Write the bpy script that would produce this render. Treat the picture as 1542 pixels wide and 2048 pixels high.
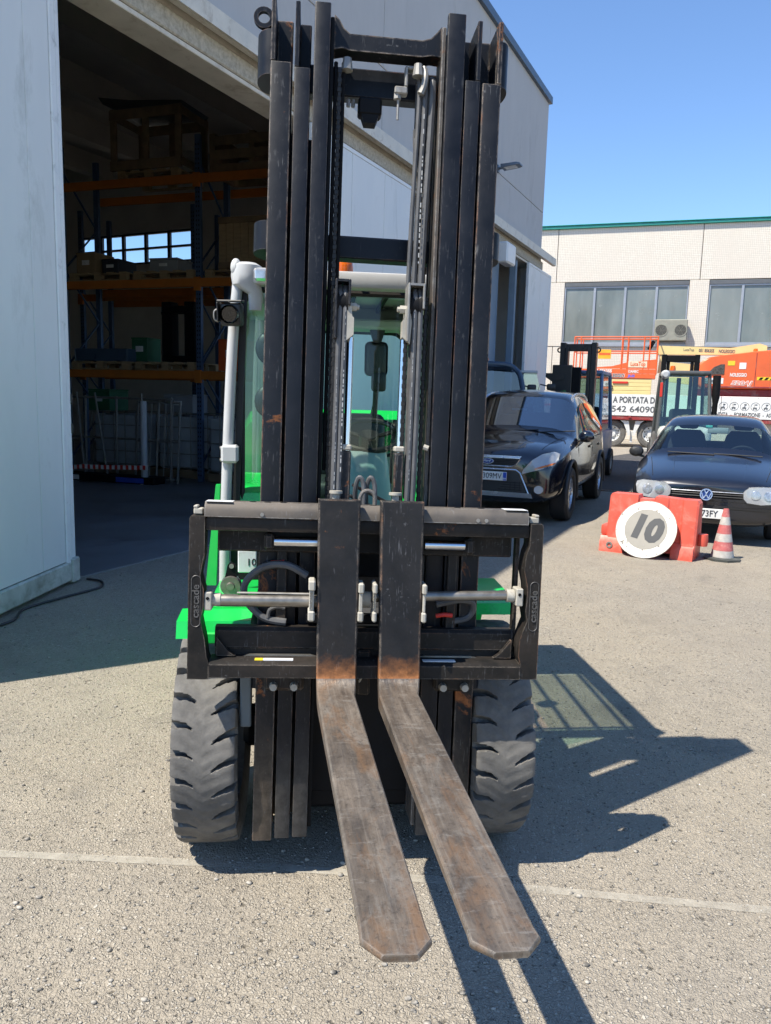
import bpy, bmesh, math, random
from math import sin, cos, pi, radians, atan2, sqrt, degrees
from mathutils import Vector as V, Matrix as Mx

random.seed(7)
S = bpy.context.scene
for _o in list(bpy.data.objects):
    bpy.data.objects.remove(_o)
COL = S.collection

# ------------------------------------------------------------------ camera
PITCH, ROLL, CAMH = radians(8.3), radians(1.5), 1.52
_f = V((0, cos(PITCH), -sin(PITCH))); _r = V((1, 0, 0)); _u = _r.cross(_f)
_r2 = cos(ROLL) * _r + sin(ROLL) * _u; _u2 = -sin(ROLL) * _r + cos(ROLL) * _u
cd = bpy.data.cameras.new('camera'); cam = bpy.data.objects.new('camera', cd); COL.objects.link(cam)
cam.matrix_world = Mx(((_r2.x, _u2.x, -_f.x, 0), (_r2.y, _u2.y, -_f.y, 0), (_r2.z, _u2.z, -_f.z, CAMH), (0, 0, 0, 1)))
cd.sensor_fit = 'VERTICAL'; cd.sensor_height = 36; cd.lens = 1538 / 2048 * 36
cd.clip_start = 0.05; cd.clip_end = 3000
S.camera = cam

# ------------------------------------------------------------------ sky and sun
SD = V((-0.52, -0.30, 1.0)).normalized()          # towards the sun
w = bpy.data.worlds.new('World'); S.world = w; w.use_nodes = True
wn = w.node_tree.nodes; wl = w.node_tree.links
sky = wn.new('ShaderNodeTexSky'); sky.sky_type = 'NISHITA'; sky.sun_disc = False
sky.sun_elevation = math.asin(SD.z); sky.sun_rotation = atan2(SD.x, SD.y)
sky.altitude = 300; sky.air_density = 1.0; sky.dust_density = 0.0; sky.ozone_density = 7.2
wl.new(sky.outputs[0], wn['Background'].inputs[0]); wn['Background'].inputs[1].default_value = 0.135
sl = bpy.data.lights.new('sun', 'SUN'); sl.energy = 5.0; sl.angle = radians(0.53); sl.color = (1.0, 0.935, 0.82)
so = bpy.data.objects.new('sun', sl); COL.objects.link(so)
so.rotation_euler = SD.to_track_quat('Z', 'Y').to_euler(); so.location = SD * 60
S.view_settings.view_transform = 'Standard'; S.view_settings.look = 'None'
S.view_settings.exposure = 0.80; S.view_settings.gamma = 1.0
S.cycles.use_denoising = True
S.cycles.max_bounces = 6; S.cycles.diffuse_bounces = 4; S.cycles.glossy_bounces = 3; S.cycles.transparent_max_bounces = 16
S.cycles.use_adaptive_sampling = True; S.cycles.adaptive_threshold = 0.02
S.cycles.caustics_reflective = False; S.cycles.caustics_refractive = False
S.cycles.sample_clamp_indirect = 6.0

# ------------------------------------------------------------------ materials
def _new(name):
    m = bpy.data.materials.new(name); m.use_nodes = True
    nt = m.node_tree; b = nt.nodes['Principled BSDF']
    return m, nt, b
def N(nt, t, **kw):
    n = nt.nodes.new(t)
    for k, v in kw.items():
        if k.startswith('i_'):
            n.inputs[k[2:].replace('_', ' ')].default_value = v
        else:
            setattr(n, k, v)
    return n
def col4(c): return (c[0], c[1], c[2], 1.0)
def coords(nt, scale=(1, 1, 1), kind='Object'):
    tc = N(nt, 'ShaderNodeTexCoord'); mp = N(nt, 'ShaderNodeMapping')
    mp.inputs['Scale'].default_value = scale
    nt.links.new(tc.outputs[kind], mp.inputs['Vector'])
    return mp.outputs[0]
def noise(nt, vec, scale, detail=4, rough=.6, dist=0.0):
    n = N(nt, 'ShaderNodeTexNoise'); n.inputs['Scale'].default_value = scale
    n.inputs['Detail'].default_value = detail; n.inputs['Roughness'].default_value = rough
    n.inputs['Distortion'].default_value = dist
    nt.links.new(vec, n.inputs['Vector']); return n.outputs[0]
def ramp(nt, fac, a, b, ca=(0, 0, 0), cb=(1, 1, 1)):
    r = N(nt, 'ShaderNodeValToRGB'); e = r.color_ramp.elements
    e[0].position = a; e[0].color = col4(ca); e[1].position = b; e[1].color = col4(cb)
    nt.links.new(fac, r.inputs[0]); return r.outputs[0]
def mixc(nt, fac, a, b, mode='MIX'):
    m = N(nt, 'ShaderNodeMix', data_type='RGBA', blend_type=mode)
    for s, v in ((m.inputs[0], fac), (m.inputs[6], a), (m.inputs[7], b)):
        if hasattr(v, 'links') or hasattr(v, 'is_linked'): nt.links.new(v, s)
        elif isinstance(v, (int, float)): s.default_value = v
        else: s.default_value = col4(v)
    return m.outputs[2]
def math_(nt, op, a, b=None, c=None):
    m = N(nt, 'ShaderNodeMath', operation=op)
    for i, v in enumerate((a, b, c)):
        if v is None: continue
        if isinstance(v, (int, float)): m.inputs[i].default_value = v
        else: nt.links.new(v, m.inputs[i])
    return m.outputs[0]
def bump(nt, b, h, strength, dist):
    n = N(nt, 'ShaderNodeBump'); n.inputs['Strength'].default_value = strength; n.inputs['Distance'].default_value = dist
    nt.links.new(h, n.inputs['Height']); nt.links.new(n.outputs[0], b.inputs['Normal']); return n

def pmat(name, c, rough=.5, metal=0., var=.12, vscale=5., rvar=.12, bmp=0., bscale=120., dirt=None, dirt_amt=.5,
         dscale=3., coat=0., spec=.5, stretch=(1, 1, 1), alpha=1.):
    """painted / plain surface: slow colour drift, roughness drift, fine relief and shaped dirt patches"""
    m, nt, b = _new(name); v = coords(nt, stretch)
    n1 = noise(nt, v, vscale, 5, .65)
    lo = [max(0, x * (1 - var)) for x in c]; hi = [min(1, x * (1 + var)) for x in c]
    colr = ramp(nt, n1, .3, .7, lo, hi)
    if dirt is not None:
        n2 = noise(nt, v, dscale, 7, .72, .4)
        f = ramp(nt, n2, .62 - .25 * dirt_amt, .78)
        colr = mixc(nt, f, colr, dirt)
    nt.links.new(colr, b.inputs['Base Color'])
    r = ramp(nt, n1, .25, .75, (max(.02, rough - rvar),) * 3, (min(1, rough + rvar),) * 3)
    nt.links.new(r, b.inputs['Roughness'])
    b.inputs['Metallic'].default_value = metal
    b.inputs['Specular IOR Level'].default_value = spec
    b.inputs['Coat Weight'].default_value = coat; b.inputs['Coat Roughness'].default_value = .04
    if bmp:
        bump(nt, b, noise(nt, v, bscale, 4, .6), bmp, .004)
    return m

def worn(name, c, rough=.45, metal=0., edge=(.30, .27, .24), edge_w=.006, edge_amt=.9, rust=(.20, .075, .028), rust_amt=.35,
         rust_scale=4., scratch=.35, scratch_col=(.22, .22, .22), stretch=(1, 1, 1), bmp=.25, dust=(.20, .16, .12), dust_amt=.25, spec=.5, heel=None, foot=None):
    """black painted steel with chipped edges, rust blotches, scratches and dust"""
    m, nt, b = _new(name); v = coords(nt); vs = coords(nt, stretch)
    n1 = noise(nt, v, 9, 6, .7)
    colr = ramp(nt, n1, .3, .72, [x * .75 for x in c], [x * 1.35 for x in c])
    if foot:                                       # low end rubbed down to dusty bare steel
        sp = N(nt, 'ShaderNodeSeparateXYZ'); nt.links.new(v, sp.inputs[0])
        ff = ramp(nt, math_(nt, 'ADD', sp.outputs[2], math_(nt, 'MULTIPLY', noise(nt, coords(nt, (1, 1, .4)), 14, 5, .7, .5), .35)), foot[0], foot[1], (1, 1, 1), (0, 0, 0))
        colr = mixc(nt, math_(nt, 'MULTIPLY', ff, .9), colr, ramp(nt, noise(nt, v, 24, 6, .75), .3, .7, [x * .5 for x in foot[2]], [x * 1.5 for x in foot[2]]))
    # dust blotches
    nd = noise(nt, v, 2.6, 7, .75, .3)
    fd = math_(nt, 'MULTIPLY', ramp(nt, nd, .42, .75), dust_amt)
    colr = mixc(nt, fd, colr, dust)
    # scratches: short scuffs in a few directions, only inside irregular worn zones
    def scuff(rot, sx_, lo):
        tc_ = N(nt, 'ShaderNodeTexCoord'); mp_ = N(nt, 'ShaderNodeMapping'); mp_.inputs['Rotation'].default_value = rot
        mp_.inputs['Scale'].default_value = sx_; nt.links.new(tc_.outputs['Object'], mp_.inputs['Vector'])
        return ramp(nt, noise(nt, mp_.outputs[0], 1.0, 3, .6, .3), lo, lo + .05)
    zone = ramp(nt, noise(nt, v, 6.5, 4, .65, .6), .50, .62)
    zone2 = ramp(nt, noise(nt, v, 11, 4, .65, .6), .54, .64)
    f1 = math_(nt, 'MULTIPLY', scuff((0, .25, 0), (150, 60, 14), .60), zone)
    f2 = math_(nt, 'MULTIPLY', scuff((0, -.6, .2), (130, 60, 16), .62), zone2)
    chips = math_(nt, 'MULTIPLY', ramp(nt, noise(nt, v, 85, 3, .6), .64, .67), zone)
    fs = math_(nt, 'MULTIPLY', math_(nt, 'MAXIMUM', math_(nt, 'MAXIMUM', f1, f2), chips), scratch)
    colr = mixc(nt, fs, colr, scratch_col)
    # edges
    bv = N(nt, 'ShaderNodeBevel', samples=4); bv.inputs['Radius'].default_value = edge_w
    ge = N(nt, 'ShaderNodeNewGeometry')
    dp = N(nt, 'ShaderNodeVectorMath', operation='DOT_PRODUCT')
    nt.links.new(bv.outputs[0], dp.inputs[0]); nt.links.new(ge.outputs['Normal'], dp.inputs[1])
    ed = ramp(nt, dp.outputs['Value'], .86, .995, (1, 1, 1), (0, 0, 0))
    ne = noise(nt, v, 38, 5, .7)
    ed = math_(nt, 'MULTIPLY', math_(nt, 'MULTIPLY', ed, ramp(nt, ne, .38, .58)), edge_amt)
    colr = mixc(nt, ed, colr, edge)
    nr = noise(nt, v, rust_scale, 8, .75, .5)
    fr = math_(nt, 'ADD', ramp(nt, nr, .665 - .17 * rust_amt, .715 - .17 * rust_amt), math_(nt, 'MULTIPLY', ed, ramp(nt, noise(nt, v, 7, 4, .6), .5, .62)))
    if heel:                                       # rubbed, rusty zone where the load scrapes
        sep = N(nt, 'ShaderNodeSeparateXYZ'); nt.links.new(v, sep.inputs[0])
        hz = ramp(nt, math_(nt, 'ADD', sep.outputs[2], math_(nt, 'MULTIPLY', noise(nt, v, 22, 5, .7), .10)), heel[0], heel[1], (1, 1, 1), (0, 0, 0))
        fr = math_(nt, 'MAXIMUM', fr, math_(nt, 'MULTIPLY', hz, .85))
    fr = math_(nt, 'MINIMUM', fr, .92)
    nrc = noise(nt, v, 45, 5, .7)
    rc = ramp(nt, nrc, .3, .7, [x * .55 for x in rust], [min(1, x * 1.7) for x in rust])
    colr = mixc(nt, fr, colr, rc)
    nt.links.new(colr, b.inputs['Base Color'])
    b.inputs['Metallic'].default_value = metal; b.inputs['Specular IOR Level'].default_value = spec
    r = math_(nt, 'ADD', ramp(nt, n1, .2, .8, (rough - .12,) * 3, (rough + .14,) * 3), math_(nt, 'MULTIPLY', fr, .35))
    r = math_(nt, 'ADD', r, math_(nt, 'MULTIPLY', fd, .5))
    nt.links.new(r, b.inputs['Roughness'])
    h = math_(nt, 'ADD', math_(nt, 'MULTIPLY', noise(nt, v, 140, 4, .7), .5), math_(nt, 'MULTIPLY', fr, .8))
    bump(nt, b, h, bmp, .002)
    return m

def glass(name, tint=(.55, .8, .72), refl=.12, rough=.02):
    """thin pane: tinted transmission plus a mirror film, so its shadow is tinted too"""
    m = bpy.data.materials.new(name); m.use_nodes = True; nt = m.node_tree; nt.nodes.clear()
    o = N(nt, 'ShaderNodeOutputMaterial'); t = N(nt, 'ShaderNodeBsdfTransparent'); g = N(nt, 'ShaderNodeBsdfGlossy')
    t.inputs[0].default_value = col4(tint); g.inputs['Roughness'].default_value = rough
    fr = N(nt, 'ShaderNodeFresnel'); ge = N(nt, 'ShaderNodeNewGeometry')
    nt.links.new(math_(nt, 'MULTIPLY_ADD', ge.outputs['Backfacing'], 1 / 1.5 - 1.5, 1.5), fr.inputs[0])      # a thin pane looks the same from both sides
    f = math_(nt, 'MINIMUM', math_(nt, 'ADD', math_(nt, 'MULTIPLY', fr.outputs[0], 1.1), refl), 1.0)
    mx = N(nt, 'ShaderNodeMixShader'); nt.links.new(f, mx.inputs[0]); nt.links.new(t.outputs[0], mx.inputs[1]); nt.links.new(g.outputs[0], mx.inputs[2])
    nt.links.new(mx.outputs[0], o.inputs[0]); return m

# ------------------------------------------------------------------ geometry helpers
class G:
    def __init__(s): s.bm = bmesh.new()
    def box(s, c, d, bev=0., rot=None, seg=1):
        r = bmesh.ops.create_cube(s.bm, size=1.0); vs = r['verts']
        for v in vs: v.co = V((v.co.x * d[0], v.co.y * d[1], v.co.z * d[2]))
        if bev > 0:
            es = list({e for v in vs for e in v.link_edges})
            r = bmesh.ops.bevel(s.bm, geom=es + vs, offset=bev, segments=seg, affect='EDGES', profile=.5)
            vs = list({v for f in r['faces'] for v in f.verts} | {v for v in vs if v.is_valid})
        for v in vs:
            co = v.co if rot is None else rot @ v.co
            v.co = co + V(c)
        return s
    def bb(s, x0, x1, y0, y1, z0, z1, bev=0., seg=1):
        return s.box(((x0 + x1) / 2, (y0 + y1) / 2, (z0 + z1) / 2), (abs(x1 - x0), abs(y1 - y0), abs(z1 - z0)), bev, None, seg)
    def bar(s, p, q, wx, wy, bev=0., upv=(0, 0, 1)):
        """square bar from p to q"""
        p = V(p); q = V(q); d = q - p; L = d.length; z = d.normalized(); u = V(upv)
        if abs(z.dot(u)) > .98: u = V((1, 0, 0))
        x = u.cross(z).normalized(); y = z.cross(x)
        R = Mx((x, y, z)).transposed()
        return s.box((p + q) / 2, (wx, wy, L), bev, R)
    def prism(s, pts, ax, a, b):
        """polygon pts in the plane across axis ax (0,1,2), extruded from a to b"""
        def mk(p, t):
            return V((t, p[0], p[1])) if ax == 0 else V((p[0], t, p[1])) if ax == 1 else V((p[0], p[1], t))
        A = [s.bm.verts.new(mk(p, a)) for p in pts]; B = [s.bm.verts.new(mk(p, b)) for p in pts]
        n = len(pts); s.bm.faces.new(A); s.bm.faces.new(B[::-1])
        for i in range(n): s.bm.faces.new((A[i], B[i], B[(i + 1) % n], A[(i + 1) % n]))
        return s
    def loft(s, rings, closed=True, cap=True):
        R = [[s.bm.verts.new(V(p)) for p in r] for r in rings]; n = len(R[0])
        for a, b in zip(R, R[1:]):
            for i in range(n if closed else n - 1):
                j = (i + 1) % n
                s.bm.faces.new((a[i], a[j], b[j], b[i]))
        if cap:
            s.bm.faces.new(R[0][::-1]); s.bm.faces.new(R[-1])
        return s
    def cyl(s, p, q, r, n=16, r2=None, cap=True):
        p = V(p); q = V(q); z = (q - p).normalized(); u = V((0, 0, 1)) if abs(z.z) < .9 else V((1, 0, 0))
        x = u.cross(z).normalized(); y = z.cross(x); r2 = r if r2 is None else r2
        return s.loft([[p + (x * cos(2 * pi * i / n) + y * sin(2 * pi * i / n)) * r for i in range(n)],
                       [q + (x * cos(2 * pi * i / n) + y * sin(2 * pi * i / n)) * r2 for i in range(n)]], True, cap)
    def tube(s, pts, r, n=8, cap=True):
        P = [V(p) for p in pts]; rings = []; x = None
        for i, p in enumerate(P):
            d = (P[min(i + 1, len(P) - 1)] - P[max(i - 1, 0)]).normalized()
            if x is None:
                u = V((0, 0, 1)) if abs(d.z) < .9 else V((1, 0, 0)); x = u.cross(d).normalized()
            else:
                x = (x - d * x.dot(d)).normalized()
            y = d.cross(x); rr = r[i] if isinstance(r, (list, tuple)) else r
            rings.append([p + (x * cos(2 * pi * k / n) + y * sin(2 * pi * k / n)) * rr for k in range(n)])
        return s.loft(rings, True, cap)
    def lathe(s, prof, c=(0, 0, 0), ax='z', n=24, a0=0., a1=2 * pi, cap=False):
        """prof: (radius, height) list about an axis through c"""
        c = V(c); full = abs(a1 - a0 - 2 * pi) < 1e-6; m = n if full else n + 1; rings = []
        for r, h in prof:
            ring = []
            for i in range(m):
                a = a0 + (a1 - a0) * i / n; u, v = r * cos(a), r * sin(a)
                ring.append(c + (V((u, v, h)) if ax == 'z' else V((h, u, v)) if ax == 'x' else V((u, h, v))))
            rings.append(ring)
        return s.loft(rings, full, cap)
    def sphere(s, c, r, sc=(1, 1, 1), n=12):
        q = bmesh.ops.create_uvsphere(s.bm, u_segments=n, v_segments=max(6, n // 2 + 2), radius=r)
        for v in q['verts']: v.co = V((v.co.x * sc[0], v.co.y * sc[1], v.co.z * sc[2])) + V(c)
        return s
    def poly(s, pts):
        s.bm.faces.new([s.bm.verts.new(V(p)) for p in pts]); return s
    def mesh(s, name, smooth=35, merge=False):
        if merge: bmesh.ops.remove_doubles(s.bm, verts=s.bm.verts, dist=1e-5)
        bmesh.ops.recalc_face_normals(s.bm, faces=s.bm.faces)
        me = bpy.data.meshes.new(name); s.bm.to_mesh(me); s.bm.free()
        if smooth:
            for p in me.polygons: p.use_smooth = True
            me.set_sharp_from_angle(angle=radians(smooth))
        return me
    def ob(s, name, mat, parent=None, smooth=35, label=None, **kw):
        return mk(name, s.mesh(name, smooth, **kw), mat, parent, label)

def mk(name, me, mat, parent=None, label=None, loc=None, rot=None):
    o = bpy.data.objects.new(name, me); COL.objects.link(o)
    if me is not None and mat is not None and not me.materials: me.materials.append(mat)
    o.parent = parent
    if loc is not None: o.location = loc
    if rot is not None: o.rotation_euler = rot
    if label: o['label'] = label
    return o
def empty(name, parent=None, loc=(0, 0, 0), rz=0.):
    o = bpy.data.objects.new(name, None); COL.objects.link(o); o.parent = parent
    o.location = loc; o.rotation_euler = (0, 0, rz); o.empty_display_size = .1; return o
def tag(o, label, cat, group=None, kind=None):
    o['label'] = label; o['category'] = cat
    if group: o['group'] = group
    if kind: o['kind'] = kind
    return o
def thing(name, label, cat, loc=(0, 0, 0), rz=0., group=None):
    return tag(empty(name, None, loc, rz), label, cat, group)
def struct(o): o['kind'] = 'structure'; return o
def stuff(o): o['kind'] = 'stuff'; return o
def copy_tree(o, parent=None):
    c = o.copy(); COL.objects.link(c); c.parent = parent
    for ch in list(o.children): copy_tree(ch, c)
    return c
def text(s, size, name, mat, parent, M, bold=0., ext=.001, align='CENTER', shear=0., sx=1., fit=None):
    """flat lettering turned to a mesh; M places its XY plane"""
    cu = bpy.data.curves.new('t', 'FONT'); cu.body = s; cu.size = size; cu.extrude = ext; cu.offset = bold
    cu.align_x = align; cu.align_y = 'CENTER'; cu.shear = shear; cu.resolution_u = 3
    t = bpy.data.objects.new('t', cu); COL.objects.link(t)
    me = bpy.data.meshes.new_from_object(t); bpy.data.objects.remove(t); bpy.data.curves.remove(cu)
    me.name = name
    if fit:
        xs_ = [v.co.x for v in me.vertices]; sx = fit / (max(xs_) - min(xs_))
    me.transform(Mx.Diagonal((sx, 1, 1, 1)))
    me.materials.clear()
    o = mk(name, me, mat, parent); o.matrix_local = M; return o
def face_M(origin, xdir, ydir):
    x = V(xdir).normalized(); y = V(ydir); y = (y - x * y.dot(x)).normalized(); z = x.cross(y)
    m = Mx((x, y, z)).transposed().to_4x4(); m.translation = V(origin); return m
def arc(c, r, a0, a1, n, plane='xz', t=0.):
    out = []
    for i in range(n + 1):
        a = a0 + (a1 - a0) * i / n; u, v = c[0] + r * cos(a), c[1] + r * sin(a)
        out.append((u, t, v) if plane == 'xz' else (t, u, v) if plane == 'yz' else (u, v, t))
    return out
def smooth_path(pts, n=6):
    P = [V(p) for p in pts]; out = []
    for i in range(len(P) - 1):
        p0 = P[max(i - 1, 0)]; p1 = P[i]; p2 = P[i + 1]; p3 = P[min(i + 2, len(P) - 1)]
        for k in range(n):
            t = k / n
            out.append(.5 * ((2 * p1) + (p2 - p0) * t + (2 * p0 - 5 * p1 + 4 * p2 - p3) * t * t + (3 * p1 - p0 - 3 * p2 + p3) * t ** 3))
    out.append(P[-1]); return out
# ================================================================== ground
def asphalt(name, tone=(.365, .318, .248), stone=(.44, .395, .322), dark=.5, sc=96.):
    m, nt, b = _new(name); v = coords(nt)
    big = noise(nt, v, .55, 5, .6, .3); mid = noise(nt, v, 3.2, 6, .65)
    base = ramp(nt, mid, .3, .72, [x * .78 for x in tone], [x * 1.12 for x in tone])
    base = mixc(nt, ramp(nt, big, .40, .62), base, [tone[0] * .72, tone[1] * .76, tone[2] * .86])
    # patches where fine sandy dust fills the gaps
    dust = ramp(nt, noise(nt, v, 1.5, 6, .7, .6), .45, .66)
    wv = N(nt, 'ShaderNodeVectorMath', operation='MULTIPLY_ADD')       # jitter so the cells are not regular
    nz = N(nt, 'ShaderNodeTexNoise'); nz.inputs['Scale'].default_value = 52; nz.inputs['Detail'].default_value = 3; nt.links.new(v, nz.inputs['Vector'])
    nt.links.new(nz.outputs[1], wv.inputs[0]); wv.inputs[1].default_value = (.026, .026, .026); nt.links.new(v, wv.inputs[2])
    def vor(scale, feat='F1', rnd=1.):
        t = N(nt, 'ShaderNodeTexVoronoi'); t.feature = feat; t.inputs['Scale'].default_value = scale
        t.inputs['Randomness'].default_value = rnd; nt.links.new(wv.outputs[0], t.inputs['Vector']); return t
    v1 = vor(sc); e1 = vor(sc, 'DISTANCE_TO_EDGE'); v2 = vor(sc * 2.3)
    hsv = N(nt, 'ShaderNodeSeparateColor'); nt.links.new(v1.outputs['Color'], hsv.inputs[0])
    stone_c = ramp(nt, hsv.outputs[0], .05, .95, [x * .72 for x in stone], [min(1, x * 1.05) for x in stone])
    stone_c = mixc(nt, ramp(nt, hsv.outputs[1], .93, .96), stone_c, (.52, .48, .41))      # pale pebbles
    stone_c = mixc(nt, ramp(nt, hsv.outputs[2], .88, .92), stone_c, (.17, .155, .14))     # dark pebbles
    fine = ramp(nt, noise(nt, v, 170, 5, .8), .32, .68, [x * .62 for x in tone], [x * 1.28 for x in tone])
    body = mixc(nt, .55, base, fine)
    show = math_(nt, 'MULTIPLY', ramp(nt, hsv.outputs[0], .45, .7), math_(nt, 'SUBTRACT', .9, math_(nt, 'MULTIPLY', dust, .6)))
    c = mixc(nt, math_(nt, 'MULTIPLY', show, ramp(nt, e1.outputs['Distance'], .02, .22)), body, stone_c)
    pit = vor(sc * .62); ps = N(nt, 'ShaderNodeSeparateColor'); nt.links.new(pit.outputs['Color'], ps.inputs[0])
    fpit = math_(nt, 'MULTIPLY', ramp(nt, pit.outputs['Distance'], .16, .30, (1, 1, 1), (0, 0, 0)), ramp(nt, ps.outputs[0], .80, .84))
    pit2 = vor(sc * .27); ps2 = N(nt, 'ShaderNodeSeparateColor'); nt.links.new(pit2.outputs['Color'], ps2.inputs[0])
    fpit = math_(nt, 'MAXIMUM', fpit, math_(nt, 'MULTIPLY', ramp(nt, pit2.outputs['Distance'], .12, .26, (1, 1, 1), (0, 0, 0)), ramp(nt, ps2.outputs[0], .88, .90)))
    c = mixc(nt, math_(nt, 'MULTIPLY', fpit, .75), c, [x * .25 for x in tone])
    stain = ramp(nt, noise(nt, v, .9, 6, .72, 1.2), .56, .72)
    c = mixc(nt, math_(nt, 'MULTIPLY', stain, .5), c, [x * .52 for x in (tone[0] * .95, tone[1], tone[2] * 1.12)])
    crack = math_(nt, 'MULTIPLY', ramp(nt, e1.outputs['Distance'], .0, .07, (1, 1, 1), (0, 0, 0)), math_(nt, 'MULTIPLY', ramp(nt, noise(nt, v, 5, 4, .7), .46, .66), dark))
    c = mixc(nt, crack, c, [x * .22 for x in tone])
    nt.links.new(c, b.inputs['Base Color']); b.inputs['Roughness'].default_value = .9; b.inputs['Specular IOR Level'].default_value = .25
    h = math_(nt, 'ADD', math_(nt, 'MULTIPLY', ramp(nt, e1.outputs['Distance'], .0, .28), math_(nt, 'ADD', .35, hsv.outputs[0])),
              math_(nt, 'MULTIPLY', noise(nt, v, 190, 3, .6), .5))
    h = math_(nt, 'ADD', h, math_(nt, 'MULTIPLY', noise(nt, v, 62, 4, .7), 2.4))
    h = math_(nt, 'SUBTRACT', h, math_(nt, 'MULTIPLY', fpit, 1.6))
    bump(nt, b, h, .85, .0055)
    return m
M_ASPH = asphalt('worn_asphalt')
M_DARKASPH = asphalt('newer_asphalt', (.085, .082, .08), (.13, .125, .12), .5, 90)

gm = G().poly([(-400, -150, 0), (400, -150, 0), (400, 900, 0), (-400, 900, 0)])
ground = struct(gm.ob('ground', M_ASPH, None, 0)); ground['label'] = 'pale worn asphalt yard with exposed pebbles'
ea = radians(25.5); E_ = V((sin(ea), cos(ea), 0)); EN = V((cos(ea), -sin(ea), 0)); WB = V((-2.5, 6.15, 0))
fa = radians(18); FD = V((cos(fa), -sin(fa), 0)); FB = V((sin(fa), cos(fa), 0))

# darker resurfaced road strip across the yard behind the parked cars, with a drain channel before it
pr = V((3.6, 14.2, 0)); L = 40
rd = G().poly([pr - FD * L + V((0, 0, .004)), pr + FD * L + V((0, 0, .004)), pr + FD * L + FB * 13.2 + V((0, 0, .004)), pr - FD * 2.2 + FB * 13.2 + V((0, 0, .004)), pr - FD * 3 + FB * .2 + V((0, 0, .004))])
road = G().poly([pr - FD * 2.6 + V((0, 0, .004)), pr + FD * L + V((0, 0, .004)), pr + FD * L + FB * 13.2 + V((0, 0, .004)), pr + FD * 1.2 + FB * 13.2 + V((0, 0, .004))]).ob('road', M_DARKASPH, None, 0)
rd.bm.free()
struct(road); road['label'] = 'dark resurfaced asphalt road strip behind the parked cars'
M_CONC = pmat('kerb_concrete', (.46, .44, .40), .85, var=.2, vscale=9, bmp=.4, bscale=200)
kb = G()
for i in range(14):
    p = pr + FB * 13.3 + FD * (2.0 + i * 2.0)
    kb.box(p + V((0, 0, .05)), (1.985, .16, .13), .012, Mx.Rotation(-fa, 3, 'Z'))
struct(kb.ob('kerb', M_CONC))
M_GRATE = worn('drain_steel', (.05, .045, .04), .6, .6, rust_amt=.6)
dg = empty('drain_channel', None, pr - FB * .35, -fa); struct(dg)
G().bb(-2.4, 8, -.02, .02, .0, .012).ob('frame_rail', M_GRATE, dg)
G().bb(-2.4, 8, .26, .30, .0, .012).ob('frame_rail', M_GRATE, dg)
gr = G()
for i in range(200): gr.bb(-2.38 + i * .052, -2.38 + i * .052 + .024, .02, .26, .0, .009)
stuff(gr.ob('grate_bars', M_GRATE, dg, 0))

# thin worn painted line on the ground in front of the wheels
def worn_paint(name, c, wear=.5):
    m, nt, b = _new(name); v = coords(nt)
    n = noise(nt, v, 26, 7, .75, .4); n2 = noise(nt, v, 3, 4, .6)
    b.inputs['Base Color'].default_value = col4(c); b.inputs['Roughness'].default_value = .8
    nt.links.new(ramp(nt, noise(nt, v, 12, 5, .7), .3, .7, [x * .8 for x in c], c), b.inputs['Base Color'])
    al = ramp(nt, math_(nt, 'ADD', math_(nt, 'MULTIPLY', n, .55), math_(nt, 'MULTIPLY', n2, .55)), wear - .16, wear + .12)
    al = math_(nt, 'MULTIPLY', al, .58); nt.links.new(al, b.inputs['Alpha']); bump(nt, b, noise(nt, v, 120, 3, .7), .2, .002); return m
M_LINE = worn_paint('worn_white_paint', (.52, .48, .40), .50)
lp = smooth_path([(-2.6, 2.43, 0), (-1.25, 2.352, 0), (-.348, 2.318, 0), (.474, 2.24, 0), (1.156, 2.17, 0), (2.6, 2.03, 0)], 16)
lm = G(); prev = None
for i, p in enumerate(lp):
    wd = .019 + .0015 * sin(i * 1.7)
    a = lm.bm.verts.new((p.x, p.y - wd, .002)); b2 = lm.bm.verts.new((p.x, p.y + wd * .9, .002))
    if prev: lm.bm.faces.new((prev[0], a, b2, prev[1]))
    prev = (a, b2)
ln = struct(lm.ob('painted_line', M_LINE, None, 0)); ln['label'] = 'thin worn white line painted across the asphalt'

# loose stones lying on the asphalt
def pebble_mesh(seed):
    rr = random.Random(seed); b = bmesh.new(); bmesh.ops.create_icosphere(b, subdivisions=1, radius=1)
    for v in b.verts: v.co *= rr.uniform(.7, 1.15)
    return [v.co.copy() for v in b.verts], [[v.index for v in f.verts] for f in b.faces], b
vs, fs = [], []
rr = random.Random(3)
shapes = []
for k in range(6):
    a, f, b = pebble_mesh(k); b.verts.index_update(); f = [[v.index for v in ff.verts] for ff in b.faces]; shapes.append((a, f)); b.free()
for i in range(7500):
    y = 1.55 + (rr.random() ** 1.6) * 5.5; x = rr.uniform(-.56, .56) * y * 1.05
    a, f = shapes[rr.randrange(6)]
    s = rr.uniform(.0018, .0046) if rr.random() < .95 else rr.uniform(.005, .0095)
    th = rr.uniform(0, 6.28); o = len(vs)
    for co in a:
        vs.append((x + (co.x * cos(th) - co.y * sin(th)) * s * 1.3, y + (co.x * sin(th) + co.y * cos(th)) * s, co.z * s * .7 + s * .35))
    fs += [[q + o for q in ff] for ff in f]
pm = bpy.data.meshes.new('gravel'); pm.from_pydata(vs, [], fs)
for p in pm.polygons: p.use_smooth = True
M_PEB, nt, b = _new('pebble'); 
nt.links.new(ramp(nt, noise(nt, coords(nt), 60, 2, .5), .35, .65, (.12, .11, .095), (.40, .365, .31)), b.inputs['Base Color']); b.inputs['Roughness'].default_value = .9
gv = stuff(mk('gravel', pm, M_PEB)); gv['label'] = 'loose small stones scattered on the asphalt'

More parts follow.
